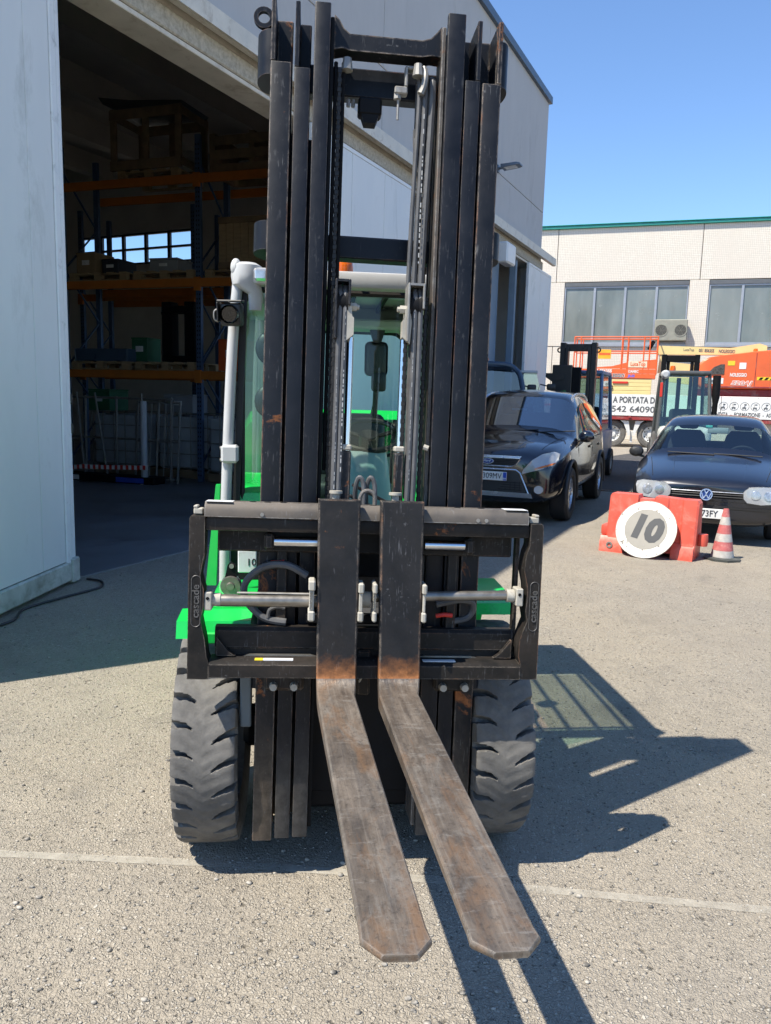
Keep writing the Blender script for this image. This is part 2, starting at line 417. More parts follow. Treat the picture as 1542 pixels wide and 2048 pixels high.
# ================================================================== warehouse (left)
M_PANELC = pmat('precast_concrete', (.46, .455, .45), .85, var=.06, vscale=2.2, bmp=.55, bscale=95, dirt=(.30, .29, .28), dirt_amt=.25, dscale=1.1, stretch=(1, 1, .35))
M_LINTEL = pmat('rough_lintel_concrete', (.42, .385, .32), .9, var=.3, vscale=22, bmp=1.0, bscale=60)
M_RAIL = pmat('cream_rail_paint', (.62, .58, .50), .5, var=.12, vscale=4, dirt=(.33, .27, .20), dirt_amt=.35, dscale=5)
M_DOOR = pmat('white_door_sheet', (.70, .71, .70), .45, var=.05, vscale=1.4, dirt=(.42, .43, .40), dirt_amt=.25, dscale=1.6, stretch=(1, 1, .4))
M_DOORTRIM = pmat('door_trim_alu', (.74, .75, .75), .38, var=.06, vscale=3, dirt=(.35, .36, .35), dirt_amt=.2, dscale=9)
M_DOORFOOT = pmat('dirty_door_foot', (.45, .46, .42), .6, var=.2, vscale=7, dirt=(.14, .15, .10), dirt_amt=.7, dscale=5)
M_FLASH = pmat('roof_flashing', (.085, .12, .165), .45, .3, var=.1)
M_INWALL = pmat('inner_wall', (.60, .58, .54), .9, var=.1, vscale=1.2)
M_CEIL = pmat('ceiling', (.48, .44, .39), .9, var=.15, vscale=.6)
M_SLAB = pmat('workshop_floor', (.17, .18, .19), .42, var=.25, vscale=.9, rvar=.15, bmp=.1, dirt=(.07, .07, .075), dirt_amt=.5, dscale=.8)
M_GASKET = pmat('black_rubber', (.012, .012, .013), .6)
M_BLUESTEEL = pmat('blue_grey_steel', (.17, .235, .31), .45, var=.1)
M_RUBBERK = pmat('black_plastic', (.015, .015, .016), .45)

WH = thing('warehouse', 'tall grey concrete warehouse with white doors and an open dark bay', 'building', WB, pi / 2 - ea)
S0, S1, H0, H1 = -3.15, 13.9, 4.95, 8.30
cuts = [S0, 1.12, 5.38, 9.64, S1]
for i in range(4):
    for z0, z1 in ((4.95, 5.895), (5.905, H1)):
        G().bb(cuts[i] + .006, cuts[i + 1] - .006, 0, .20, z0, z1, .006).ob('wall_panel', M_PANELC, WH)
G().bb(S0 + .02, S1 - .02, .12, .24, 4.95, H1 - .02).ob('joint_backing', M_GASKET, WH)
G().prism([(-.07, H1 - .015), (.26, H1 - .015), (.26, H1 + .11), (-.07, H1 + .13)], 0, S0 - .05, S1 + .05).ob('roof_edge', M_FLASH, WH)
G().bb(S0, S1 + .02, -.05, .34, 4.62, 4.80, .012).ob('lintel', M_LINTEL, WH)
G().bb(S0, S1 + .02, -.03, .30, 4.575, 4.618, .006).ob('lintel_trim', M_RAIL, WH)
G().bb(S0, S1 + .02, .0, .3, 4.80, 4.95).ob('lintel_upstand', M_RAIL, WH)
rl = G(); rl.prism([(-.20, 4.945), (0.0, 4.975), (0.0, 4.99), (-.215, 4.962), (-.215, 4.80), (-.20, 4.80)], 0, S0, 14.50)
rl.ob('door_rail', M_RAIL, WH)
G().bb(S0, 14.7, -.15, -.075, 4.83, 4.90, .008).ob('door_track', M_RAIL, WH)
# solid wall pieces beside the bays
G().bb(S0, -.25, .0, .28, 0, 4.575).ob('wall_pier', M_PANELC, WH)
G().bb(6.28, 6.52, -.02, .28, 0, 4.575, .006).ob('door_post', M_RAIL, WH)
G().bb(6.33, 6.37, -.075, -.035, 0, 4.56, .008).ob('cable_pipe', M_DOORTRIM, WH)
G().bb(13.2, S1, .0, .28, 0, 4.575).ob('wall_pier', M_PANELC, WH)
G().bb(3.62, 3.86, .02, .28, 0, 4.575).ob('door_post', M_PANELC, WH)
# other walls, roof, floor
BD = 17.0
G().bb(S0, S0 + .25, .30, BD, 0, H1).ob('wall_panel', M_INWALL, WH)
G().bb(S0, S1, BD, BD + .25, 0, H1).ob('wall_panel', M_INWALL, WH)
yw0, yw1, zw0, zw1 = 10.1, 14.5, 5.32, 6.22
G().bb(S1 - .25, S1, .3, BD, 0, zw0).ob('wall_panel', M_INWALL, WH)
G().bb(S1 - .25, S1, .3, BD, zw1, H1).ob('wall_panel', M_INWALL, WH)
G().bb(S1 - .25, S1, .3, yw0, zw0, zw1).ob('wall_panel', M_INWALL, WH)
G().bb(S1 - .25, S1, yw1, BD, zw0, zw1).ob('wall_panel', M_INWALL, WH)
M_WFRAME = pmat('dark_window_frame', (.03, .035, .04), .5)
M_WGLASS = glass('clear_window', (.9, .95, .97), .04)
for k in range(5):
    y0 = yw0 + k * (yw1 - yw0) / 5; y1 = y0 + (yw1 - yw0) / 5
    f = G()
    f.bb(S1 - .2, S1 - .12, y0, y0 + .05, zw0, zw1); f.bb(S1 - .2, S1 - .12, y1 - .05, y1, zw0, zw1)
    f.bb(S1 - .2, S1 - .12, y0 + .05, y1 - .05, zw0, zw0 + .06); f.bb(S1 - .2, S1 - .12, y0 + .05, y1 - .05, zw1 - .06, zw1)
    f.bb(S1 - .2, S1 - .12, y0 + .05, y1 - .05, (zw0 + zw1) / 2 - .03, (zw0 + zw1) / 2 + .03)
    fo = f.ob('window', M_WFRAME, WH)
    G().poly([(S1 - .16, y0 + .05, zw0 + .06), (S1 - .16, y1 - .05, zw0 + .06), (S1 - .16, y1 - .05, zw1 - .06), (S1 - .16, y0 + .05, zw1 - .06)]).ob('pane', M_WGLASS, fo, 0)
G().bb(S0, S1, .21, BD + .25, H1 + .02, H1 + .10).ob('roof', M_CEIL, WH)
for k in range(7):
    G().bb(S0 + .25, S1 - .25, 2.0 + k * 2.2, 2.3 + k * 2.2, 7.75, H1 + .015).ob('roof_beam', M_CEIL, WH)
G().bb(S0 + .1, S1 - .1, .02, BD, -.05, .012).ob('floor_slab', M_SLAB, WH)
# far street lamp seen through the back window
# closed door leaf between the bays and the leaf pushed to the far end
def leaf(x0, x1, y, planks, zt=4.56, zb=.06):
    lf = empty('door_leaf', WH, (0, y, 0))
    w_ = (x1 - x0 - .12) / planks
    for i in range(planks):
        a = x0 + .06 + i * w_
        G().bb(a + .004, a + w_ - .004, -.025, .025, zb + .05, zt - .05, .005).ob('door_panel', M_DOOR, lf)
    G().bb(x0, x0 + .058, -.032, .032, zb, zt, .006).ob('edge_trim', M_DOORTRIM, lf)
    G().bb(x1 - .058, x1, -.032, .032, zb, zt, .006).ob('edge_trim', M_DOORTRIM, lf)
    G().bb(x0 + .06, x1 - .06, -.03, .03, zt - .048, zt, .005).ob('top_trim', M_DOORTRIM, lf)
    G().bb(x0 + .06, x1 - .06, -.03, .03, zb, zb + .048, .005).ob('bottom_trim', M_DOORFOOT, lf)
    G().bb(x0 + .05, x1 - .05, -.012, .012, zb + .03, zt - .03).ob('core', M_GASKET, lf)
    return lf
leaf(3.34, 6.22, -.11, 3)
leaf(12.45, 14.42, -.11, 2)
G().bb(11.0, 11.85, .35, .62, 0, 4.57, .01).ob('steel_column', M_BLUESTEEL, WH)
G().bb(12.1, 12.2, .05, .2, 0, 4.57, .01).ob('steel_column', M_BLUESTEEL, WH)
G().bb(10.2, 10.75, -.34, -.12, 4.18, 4.57, .03).ob('door_drive', M_DOORTRIM, WH)

# angled open door leaf at the near end of the bay: a thing that swings on its own
dl = V((.0743, .9972, 0)); P0 = V((-2.492, 6.034, 0))
DL = thing('sliding_door_leaf', 'white panelled open door leaf standing at the warehouse bay', 'door', P0, atan2(dl.y, dl.x))
# local x runs along the leaf away from the camera, leaf spans -2.6 .. 0.06 ; local -y faces the yard
jx = [-2.6, -2.0, -1.23, -.455, -.115]
for a, b2 in zip(jx, jx[1:]):
    G().bb(a + .003, b2 - .003, 0, .05, .19, 4.50, .004).ob('door_panel', M_DOOR, DL)
G().bb(-.112, -.035, -.012, .06, .16, 4.52, .008).ob('edge_trim', M_DOORTRIM, DL)
G().bb(-.032, .045, -.004, .055, .14, 4.52, .012).ob('edge_trim', M_DOORTRIM, DL)
G().bb(-2.6, -.06, -.02, .07, .03, .185, .012).ob('bottom_rail', M_DOORFOOT, DL)
G().bb(-.057, .06, -.03, .08, .01, .21, .012).ob('corner_shoe', M_DOORFOOT, DL)
G().bb(-2.6, .04, .012, .04, .1, 4.5).ob('core', M_GASKET, DL)
for z in (1.19, 1.42):
    G().bb(.03, .062, -.012, .012, z, z + .085, .008).ob('door_stop', M_RUBBERK, DL)
# black cable lying at the foot of the door leaf
cb = smooth_path([(-2.42, 6.12, .012), (-2.28, 6.05, .012), (-2.22, 5.85, .012), (-2.36, 5.55, .012), (-2.5, 5.2, .012), (-2.45, 4.9, .012), (-2.62, 4.6, .012), (-3.0, 4.35, .012)], 8)
tag(G().tube(cb, .009, 6).ob('cable', M_RUBBERK), 'black cable lying on asphalt at foot of white door leaf', 'cable')
# floodlight on the wall
FL = thing('wall_floodlight', 'flat grey LED floodlight on bracket high on concrete wall', 'lamp', WB + E_ * 10.32 + V((0, 0, 5.93)), pi / 2 - ea)
M_LAMP = pmat('lamp_alu', (.11, .13, .16), .4, .5)
G().bb(-.05, .05, -.05, -.002, -.07, .07, .01).ob('bracket', M_LAMP, FL)
G().bar((0, -.04, 0), (0, -.14, .01), .04, .04, .006).ob('arm', M_LAMP, FL)
G().loft([[(-.13, -.12, -.015), (.13, -.12, -.015), (.13, -.12, .045), (-.13, -.12, .045)], [(-.13, -.42, .01), (.13, -.42, .01), (.13, -.42, .055), (-.13, -.42, .055)], [(-.10, -.48, .02), (.10, -.48, .02), (.10, -.48, .045), (-.10, -.48, .045)]]).ob('housing', M_LAMP, FL)
G().poly([(-.10, -.18, -.013), (.10, -.18, -.013), (.10, -.40, .006), (-.10, -.40, .006)]).ob('lens', pmat('lamp_lens', (.6, .6, .58), .25), FL)

# ================================================================== far building (right)
M_TILE, nt, b = _new('cream_mosaic_tile'); v = coords(nt)
bk = N(nt, 'ShaderNodeTexBrick'); bk.offset = 0.; bk.inputs['Scale'].default_value = 1.0
bk.inputs['Brick Width'].default_value = .075; bk.inputs['Row Height'].default_value = .075; bk.inputs['Mortar Size'].default_value = .006
bk.inputs['Color1'].default_value = (.73, .68, .59, 1); bk.inputs['Color2'].default_value = (.67, .62, .53, 1); bk.inputs['Mortar'].default_value = (.43, .40, .34, 1)
sx = N(nt, 'ShaderNodeSeparateXYZ'); cx = N(nt, 'ShaderNodeCombineXYZ'); nt.links.new(v, sx.inputs[0]); nt.links.new(sx.outputs[0], cx.inputs[0]); nt.links.new(sx.outputs[2], cx.inputs[1])
nt.links.new(cx.outputs[0], bk.inputs['Vector'])
cc = mixc(nt, ramp(nt, noise(nt, coords(nt, (1, 1, .25)), .8, 6, .7), .4, .75), bk.outputs[0], (.60, .55, .47)); nt.links.new(cc, b.inputs['Base Color']); b.inputs['Roughness'].default_value = .55
M_TEAL = pmat('teal_roof_edge', (.03, .27, .23), .4)
M_ALU = pmat('grey_aluminium', (.36, .38, .41), .4, .4, var=.08)
M_GREYGL, nt, b = _new('painted_reflection_glass'); v = coords(nt, (1, 1, .3))
oi = N(nt, 'ShaderNodeObjectInfo'); pc_ = ramp(nt, noise(nt, v, 1.3, 5, .6), .3, .7, (.10, .125, .12), (.21, .235, .22)); pc_ = mixc(nt, math_(nt, 'MULTIPLY', oi.outputs['Random'], .55), pc_, (.27, .28, .25)); nt.links.new(pc_, b.inputs['Base Color']); nt.links.new(ramp(nt, noise(nt, coords(nt), 2.2, 4, .6), .35, .7, (.06,) * 3, (.3,) * 3), b.inputs['Roughness']); b.inputs['Specular IOR Level'].default_value = .7; bump(nt, b, noise(nt, coords(nt), 1.1, 2, .5), .15, .05)  # colour drifts and differs per pane to imitate uneven reflections
FB0 = V((10.649, 35.719, 0))
FBD = thing('office_building', 'cream tiled industrial building with green roof edge and grey window bands', 'building', FB0, -fa)
ht = 9.42
pc = [-16, -9.4, -3.2, 2.98, 9.2, 15.4, 21.6, 27.8]
wins = []
for i in range(len(pc) - 1):
    a, b2 = pc[i], pc[i + 1]
    G().bb(a + .012, b2 - .012, 0, .3, 7.08, ht, .01).ob('wall_panel', M_TILE, FBD)
    G().bb(a + .012, b2 - .012, 0, .3, 0, 4.18, .01).ob('wall_panel', M_TILE, FBD)
    G().bb(b2 - .40, b2 + .40, -.02, .3, 4.20, 7.06, .01).ob('pillar', M_TILE, FBD)
    wins.append((a + .42, b2 - .42))
G().bb(-16, 27.8, .14, .5, 0, ht - .05).ob('wall_core', pmat('wall_core', (.2, .19, .17), .9), FBD)
G().bb(-16, 27.8, .5, 14, 0, ht - .1).ob('building_mass', M_TILE, FBD)
G().bb(-16.1, 27.9, -.12, .4, ht + .003, ht + .13, .02).ob('roof_edge', M_TEAL, FBD)
G().bb(-16.1, 27.9, -.16, .4, ht + .134, ht + .17, .01).ob('roof_cap', M_TEAL, FBD)
M_SHADE = pmat('window_head', (.10, .11, .12), .6)
for wi, (a, b2) in enumerate(wins):
    n = 4; w_ = (b2 - a) / n
    for k in range(n):
        x0 = a + k * w_; x1 = x0 + w_; f = G()
        f.bb(x0, x0 + .05, .0, .12, 4.32, 6.86); f.bb(x1 - .05, x1, .0, .12, 4.32, 6.86)
        f.bb(x0 + .05, x1 - .05, .0, .12, 6.80, 6.86); f.bb(x0 + .05, x1 - .05, .0, .12, 4.32, 4.40)
        fo = f.ob('window', M_ALU, FBD, 0)
        G().bb(x0 + .05, x1 - .05, .05, .07, 4.40, 6.80).ob('pane', M_GREYGL, fo, 0)
    G().bb(a, b2, -.03, .13, 6.862, 7.04, .01).ob('shutter_box', M_SHADE, FBD)
    G().prism([(-.10, 4.19), (.12, 4.19), (.12, 4.318), (-.02, 4.318), (-.10, 4.30)], 0, a - .02, b2 + .02).ob('sill', M_ALU, FBD)
# twin fan cooling unit in the window
AC = thing('air_conditioner', 'cream twin-fan outdoor cooling unit in window of cream building', 'air conditioner', FB0 + FD * 1.93 + V((0, 0, 4.42)) - FB * .10, -fa)
M_AC = pmat('ac_cream', (.27, .27, .22), .5)
G().bb(-.68, .68, -.36, -.02, .0, .92, .03).ob('casing', M_AC, AC)
for x in (-.40, .40):
    G().lathe([(.27, -.362), (.27, -.375), (.245, -.375), (.235, -.363)], (x, 0, .45), 'y', 24).ob('fan_ring', M_AC, AC)
    G().cyl((x, -.363, .45), (x, -.366, .45), .24, 24).ob('fan_opening', pmat('fan_dark', (.05, .05, .045), .7), AC)
    g = G()
    for k in range(5): g.lathe([(.04 + k * .045, -.372), (.046 + k * .045, -.372)], (x, 0, .45), 'y', 20)
    for k in range(6): g.bar((x, -.37, .45), (x + .24 * cos(k * pi / 3), -.37, .45 + .24 * sin(k * pi / 3)), .008, .006)
    g.ob('fan_grille', M_AC, AC)
# ================================================================== forklift
PSI = radians(5.9); AX = V((-.078, 2.566, 0))
M_BLK = worn('black_mast_paint', (.0075, .009, .013), .40, edge=(.17, .155, .14), edge_w=.004, edge_amt=.7, rust_amt=.0, rust_scale=3.2, scratch=.12, foot=(.40, .68, (.06, .056, .052)), stretch=(1, 1, .5), dust=(.07, .065, .06), dust_amt=.03, spec=.22)
M_BLKRUST = worn('black_worn_outer_rail', (.0085, .010, .0135), .42, edge=(.30, .25, .205), edge_w=.008, edge_amt=1.0, rust_amt=.42, rust_scale=4.5, scratch=.30, foot=(.42, .72, (.095, .075, .056)), dust=(.10, .085, .075), dust_amt=.07, spec=.22)
M_CARR = worn('black_carriage_paint', (.010, .0095, .009), .5, edge=(.20, .17, .14), edge_w=.005, edge_amt=.75, rust_amt=.08, rust_scale=5, scratch=.25, dust=(.12, .09, .07), dust_amt=.30, spec=.2)
M_BARE = worn('worn_bare_bar', (.085, .075, .066), .5, .25, edge=(.38, .36, .33), rust_amt=.3, rust_scale=6, scratch=.5, dust_amt=.5)
M_DARK = pmat('dark_grease', (.007, .007, .008), .6, var=.4, vscale=12, spec=.15)
M_HOSE = pmat('hose_rubber', (.085, .085, .087), .55, var=.25, vscale=20, dirt=(.13, .12, .11), dirt_amt=.35, dscale=14)
M_CHAIN = pmat('greased_chain', (.018, .017, .016), .5, .3, var=.4, vscale=60)
M_ZINC = pmat('dirty_zinc', (.27, .26, .24), .5, .4, var=.2, vscale=25, dirt=(.18, .15, .12), dirt_amt=.4, dscale=18)
M_CREAM = pmat('cream_cast', (.38, .355, .30), .6, var=.15, vscale=18, dirt=(.2, .17, .13), dirt_amt=.35, dscale=12)
M_CHROME = pmat('chrome_rod', (.62, .63, .65), .18, 1., var=.1, vscale=9)
M_ROD = pmat('worn_steel_rod', (.26, .24, .21), .38, .75, var=.3, vscale=14, dirt=(.15, .12, .09), dirt_amt=.4, dscale=10)
M_GREEN = pmat('green_paint', (.008, .50, .075), .32, var=.08, vscale=4, coat=.3)
M_WHITE = pmat('white_cab_paint', (.47, .47, .46), .38, var=.08, vscale=6, dirt=(.4, .38, .34), dirt_amt=.2, dscale=9)
M_GREYP = pmat('grey_plastic', (.34, .42, .42), .5, var=.1)
M_CABIN = pmat('cabin_lining', (.40, .42, .38), .7, var=.1)
M_CGLASS = glass('green_tinted_cab_glass', (.74, .93, .86), .0)
M_RGLASS = glass('roof_glass', (.52, .48, .43), .03)
M_AMBER, nt, b = _new('amber_lens'); b.inputs['Base Color'].default_value = (.85, .16, .01, 1); b.inputs['Roughness'].default_value = .2; b.inputs['Transmission Weight'].default_value = .25
M_LENS = pmat('lamp_glass', (.55, .55, .55), .08, .6, var=.3, vscale=30)
M_WHITETXT = pmat('white_print', (.42, .42, .41), .6)
M_BLACKTXT = pmat('black_print', (.02, .02, .022), .6)
M_EMB = pmat('worn_embossing', (.10, .095, .09), .45, .4, var=.4, vscale=60)
M_YELLOW = pmat('yellow_sticker', (.75, .55, .03), .5)
M_STICK = pmat('white_sticker', (.72, .72, .72), .5, dirt=(.5, .46, .4), dirt_amt=.3, dscale=25)
M_RED = pmat('red_plastic', (.60, .035, .02), .4)

# forks: worn blade steel
M_FORKB, nt, b = _new('worn_fork_blade'); v = coords(nt)
tcb = N(nt, 'ShaderNodeTexCoord'); mpb = N(nt, 'ShaderNodeMapping'); mpb.inputs['Rotation'].default_value = (0, 0, -radians(3.1)); nt.links.new(tcb.outputs['Object'], mpb.inputs['Vector'])
def bl(sc_, scale, det=5, dist=.3):
    q = N(nt, 'ShaderNodeVectorMath', operation='MULTIPLY'); nt.links.new(mpb.outputs[0], q.inputs[0]); q.inputs[1].default_value = sc_
    return noise(nt, q.outputs[0], scale, det, .7, dist)
n1 = bl((2.2, .8, 1), 7, 7); n2 = bl((95, 3.0, 20), 1.0, 5, .4); n3 = bl((1.6, .55, 1), 5.5, 6, .7); n4 = noise(nt, v, 85, 5, .75); n5 = bl((26, 2.2, 8), 1.0, 5, .8)
c = ramp(nt, n1, .34, .68, (.088, .072, .059), (.225, .185, .146))
c = mixc(nt, math_(nt, 'MULTIPLY', ramp(nt, n5, .50, .66), .5), c, (.082, .078, .078))
n6 = bl((16, 60, 20), 1.0, 4, .6); c = mixc(nt, math_(nt, 'MULTIPLY', ramp(nt, n6, .58, .66), .4), c, (.30, .28, .25))
c = mixc(nt, math_(nt, 'MULTIPLY', ramp(nt, n3, .52, .66), .6), c, (.23, .128, .064))
c = mixc(nt, math_(nt, 'MULTIPLY', ramp(nt, bl((1.4, .6, 1), 8.5, 6, .9), .54, .68), .6), c, (.265, .245, .215))
c = mixc(nt, math_(nt, 'MULTIPLY', ramp(nt, n2, .54, .68), .28), c, (.33, .295, .25))
c = mixc(nt, math_(nt, 'MULTIPLY', ramp(nt, n2, .36, .46, (1, 1, 1), (0, 0, 0)), .22), c, (.05, .043, .038))
c = mixc(nt, math_(nt, 'MULTIPLY', ramp(nt, n4, .36, .46, (1, 1, 1), (0, 0, 0)), .5), c, (.05, .042, .036))
bvb = N(nt, 'ShaderNodeBevel', samples=4); bvb.inputs['Radius'].default_value = .006; geb = N(nt, 'ShaderNodeNewGeometry'); dpb = N(nt, 'ShaderNodeVectorMath', operation='DOT_PRODUCT')
nt.links.new(bvb.outputs[0], dpb.inputs[0]); nt.links.new(geb.outputs['Normal'], dpb.inputs[1])
c = mixc(nt, math_(nt, 'MULTIPLY', ramp(nt, dpb.outputs['Value'], .88, .995, (1, 1, 1), (0, 0, 0)), .3), c, (.36, .33, .29))
nt.links.new(c, b.inputs['Base Color'])
b.inputs['Metallic'].default_value = .4; nt.links.new(ramp(nt, n1, .3, .7, (.36,) * 3, (.6,) * 3), b.inputs['Roughness'])
bump(nt, b, math_(nt, 'ADD', math_(nt, 'MULTIPLY', n4, .8), n2), .35, .003)
M_FORKS = worn('fork_shank_paint', (.012, .013, .0155), .45, edge=(.30, .25, .20), edge_w=.008, edge_amt=.9, rust_amt=.25, rust_scale=5, rust=(.25, .10, .035), scratch=.5, scratch_col=(.16, .16, .17), dust=(.13, .105, .085), dust_amt=.16, spec=.25, heel=(.765, .83))

FK = thing('forklift', 'green forklift with tall black triplex mast and two worn steel forks', 'forklift', AX, PSI)
th, la = radians(3.75), radians(1.0)
up = cos(la) * (cos(th) * V((0, 0, 1)) + sin(th) * V((0, 1, 0))) + sin(la) * V((1, 0, 0))
xx = V((1, 0, 0)); xx = (xx - up * xx.dot(up)).normalized(); yb = up.cross(xx)
MASTM = Mx((xx, yb, up)).transposed().to_4x4(); MASTM.translation = V((0, -.30, 0))
def mast_empty(name):
    o = empty(name, FK); o.matrix_local = MASTM; return o
MA = mast_empty('mast')

ZB, ZF, ZT = .135, 2.482, 2.665
def rail(x0, x1, side, y0, zb, zf, zt, mat, dep=.14):
    """channel rail: web on the outer side, front flange cut short at the top"""
    g = G(); wt = .013
    xo, xi = (x0, x1) if side < 0 else (x1, x0); s_ = 1 if side < 0 else -1
    xw = xo + s_ * wt
    g.bb(min(xo, xw), max(xo, xw), y0 + .0225, y0 + dep, zb, zt, .0025)                # web
    if zt > zf + .02: g.bb(min(xo, xw), max(xo, xw), y0 + .001, y0 + .022, zf + .001, zt, .002)
    a, b_ = sorted((xo, xi))
    g.bb(a, b_, y0, y0 + .022, zb + .001, zf, .0035, 2)                                # front flange
    a, b_ = sorted((xw - s_ * .001, xi))
    g.bb(a, b_, y0 + dep - .02, y0 + dep - .001, zb + .001, zt - .002, .003)           # back flange
    xe = xi + s_ * .014; a, b_ = sorted((xw, xe))
    g.bb(a, b_, y0 + dep + .001, y0 + dep + .012, zb + .02, min(zf, zt) - .15)               # added filler strip, blocks light showing through the gap between rails
    return g.ob('rail', mat, MA)
rail(-.349, -.289, -1, .0, ZB - .005, ZF + .006, ZT, M_BLKRUST)
rail(-.280, -.2335, -1, .004, ZB, ZF - .004, ZT - .003, M_BLK)
rail(-.2245, -.178, -1, .002, ZB + .004, ZT, ZT + .006, M_BLK)
rail(.169, .2225, 1, .002, ZB + .004, 2.668, 2.670, M_BLK)
rail(.2275, .2735, 1, .004, ZB, ZF, 2.655, M_BLK)
rail(.2795, .336, 1, .0, ZB - .005, ZF - .006, 2.655, M_BLKRUST)
# inner faces with grease
G().bb(-.1778, -.166, .03, .13, .16, 2.64, .002).ob('slide_strip', M_DARK, MA)
G().bb(.157, .1688, .03, .13, .16, 2.64, .002).ob('slide_strip', M_BARE, MA)
# cross members
tp = [(-.166, 2.655), (-.150, 2.640), (-.137, 2.618), (-.118, 2.604), (.10, 2.604), (.125, 2.612), (.142, 2.630), (.157, 2.648),
      (.157, 2.560), (.13, 2.562), (.10, 2.556), (-.118, 2.556), (-.14, 2.562), (-.166, 2.556)]
G().prism(tp, 1, .045, .105).ob('top_crossbar', M_BLKRUST, MA)
G().bb(-.166, .157, .106, .12, 2.575, 2.62, .004).ob('crossbar', M_BLK, MA)
G().bb(-.24, .24, .15, .20, 2.470, 2.558, .004).ob('crossbar', M_BLK, MA)
G().bb(-.30, .30, .15, .21, 1.975, 2.045, .004).ob('crossbar', M_BLK, MA)
G().bb(-.30, .30, .155, .20, .22, .42, .004).ob('crossbar', M_DARK, MA)
G().bb(-.30, .30, .155, .20, .95, 1.05, .004).ob('crossbar', M_DARK, MA)
# limit switch block and bracket under the second crossbar
sb = G(); sb.bb(-.085, -.012, .10, .149, 2.40, 2.452, .006); sb.prism([(-.075, 2.402), (-.02, 2.402), (-.03, 2.376), (-.065, 2.376)], 1, .102, .145); sb.ob('valve_block', M_DARK, MA)
for x in (-.115, -.10): G().cyl((x, .13, 2.43), (x, .13, 2.452), .006, 8).ob('bolt', M_ZINC, MA)
hk = G(); hk.bb(.022, .062, .06, .09, 2.452, 2.475, .004); hk.bb(.052, .062, .06, .09, 2.475, 2.535, .003); hk.bb(.062, .10, .06, .09, 2.525, 2.535, .003)
hk.ob('bracket', M_ZINC, MA)
G().cyl((.035, .075, 2.38), (.035, .075, 2.455), .004, 8).ob('pull_rod', M_ZINC, MA)
G().cyl((.032, .075, 2.44), (.032, .075, 2.455), .012, 6).ob('nut', M_ZINC, MA)
for x in (-.125, .09):
    G().cyl((x, .05, 2.50), (x, .05, 2.535), .018, 10, .013).ob('roller_stud', M_ZINC, MA)
G().tube(smooth_path([(.108, .06, 2.53), (.112, .05, 2.50), (.108, .05, 2.47), (.10, .05, 2.45)], 4), .011, 8).ob('guide_loop', M_ZINC, MA)
# roller pods on the outer sides
def pod(side, x, z0, z1, rx=.042, ry=.07):
    ring = [(x + side * rx * sin(a), .075 + ry * cos(a)) for a in [pi * i / 12 for i in range(13)]]
    g = G(); g.prism(ring, 2, z0, z1); g.ob('roller_pod', M_BLK, MA)
pod(-1, -.3492, 2.452, 2.578); pod(-1, -.3492, 1.952, 2.036)
pod(1, .3362, 2.470, 2.600, .03); pod(1, .3362, 1.965, 2.045, .03)
pod(-1, -.3492, .62, .72); pod(1, .3362, .62, .72, .03)
# lifting eye
ey = G(); n = 20
def ring_pts(r, y): return [(-.372 + r * cos(2 * pi * i / n), y, 2.615 + r * sin(2 * pi * i / n)) for i in range(n)]
ey.loft([ring_pts(.030, .02), ring_pts(.030, .035), ring_pts(.017, .035), ring_pts(.017, .02), ring_pts(.030, .02)], True, False)
ey.ob('lifting_eye', M_BLK, MA)
# lift chains and hoses -------------------------------------------------
def chain(x, y, z0, z1, name='lift_chain'):
    g = G(); p = .0135; k = int((z1 - z0) / p)
    for i in range(k):
        z = z0 + i * p; o = .0 if i % 2 else .003
        g.box((x, y, z + p * .5), (.014 - o * 1.2, .012, p * 1.15), .002)
    g.ob(name, M_CHAIN, MA)
chain(-.147, .035, 1.20, 2.5); chain(.143, .055, 1.20, 1.85)
chain(-.139, .012, 1.20, 1.855); chain(.079, .020, 1.36, 1.72)
def hose(pts, r, name='hose', m=None): return G().tube(smooth_path(pts, 5), r, 8).ob(name, m or M_HOSE, MA)
for x in (-.1255, -.1095):   # hoses looped over the left sheave
    hose([(x - .004, .006, 1.18), (x - .002, .006, 1.5), (x, .006, 1.80), (x, .012, 1.84), (x, .035, 1.862), (x, .058, 1.84), (x, .065, 1.7), (x, .065, 1.22)], .0086)
for x in (.103, .1195):
    hose([(x - .003, .006, 1.18), (x, .006, 1.5), (x, .006, 1.80), (x, .012, 1.84), (x, .035, 1.862), (x, .058, 1.84), (x, .065, 1.7), (x, .065, 1.22)], .0086)
for x, t_ in ((.098, 2.515), (.116, 2.51), (.138, 2.505)):
    r_ = .0068 if x < .11 else .0085 if x < .12 else .0115
    hose([(x - .012, .075, 1.86), (x - .008, .07, 2.1), (x, .066, 2.40), (x, .068, t_ - .02), (x, .085, t_), (x, .11, t_ - .02), (x, .115, 2.2), (x - .01, .12, 1.5)], r_)
for x in (-.158, -.135):
    G().bb(x - .006, x + .006, .06, .072, 1.3, 2.53, .003).ob('chain_guard', M_DARK, MA)
hose([(.098, .09, 2.36), (.10, .085, 2.30), (.115, .085, 2.24), (.13, .09, 2.18)], .012)
G().bb(.09, .102, .07, .10, 2.33, 2.38, .003).ob('hose_clip', M_DARK, MA)
# white printing along hoses
def hose_print(x, z0, z1, y=-.0022, s=.009):
    z = z0; k = 0
    rr = random.Random(int(x * 1e4)); g = G()
    while z < z1:
        h_ = rr.choice((.006, .009, .014)); g.bb(x - .0016, x + .0016, y, y + .001, z, z + h_); z += h_ + rr.choice((.004, .006, .012, .03))
    stuff(g.ob('hose_print', M_WHITETXT, MA, 0))
hose_print(-.1085, 1.30, 1.80); hose_print(-.1275, 1.22, 1.62); hose_print(.102, 1.28, 1.84); 
hose_print(.1145, 1.95, 2.40, .0565)
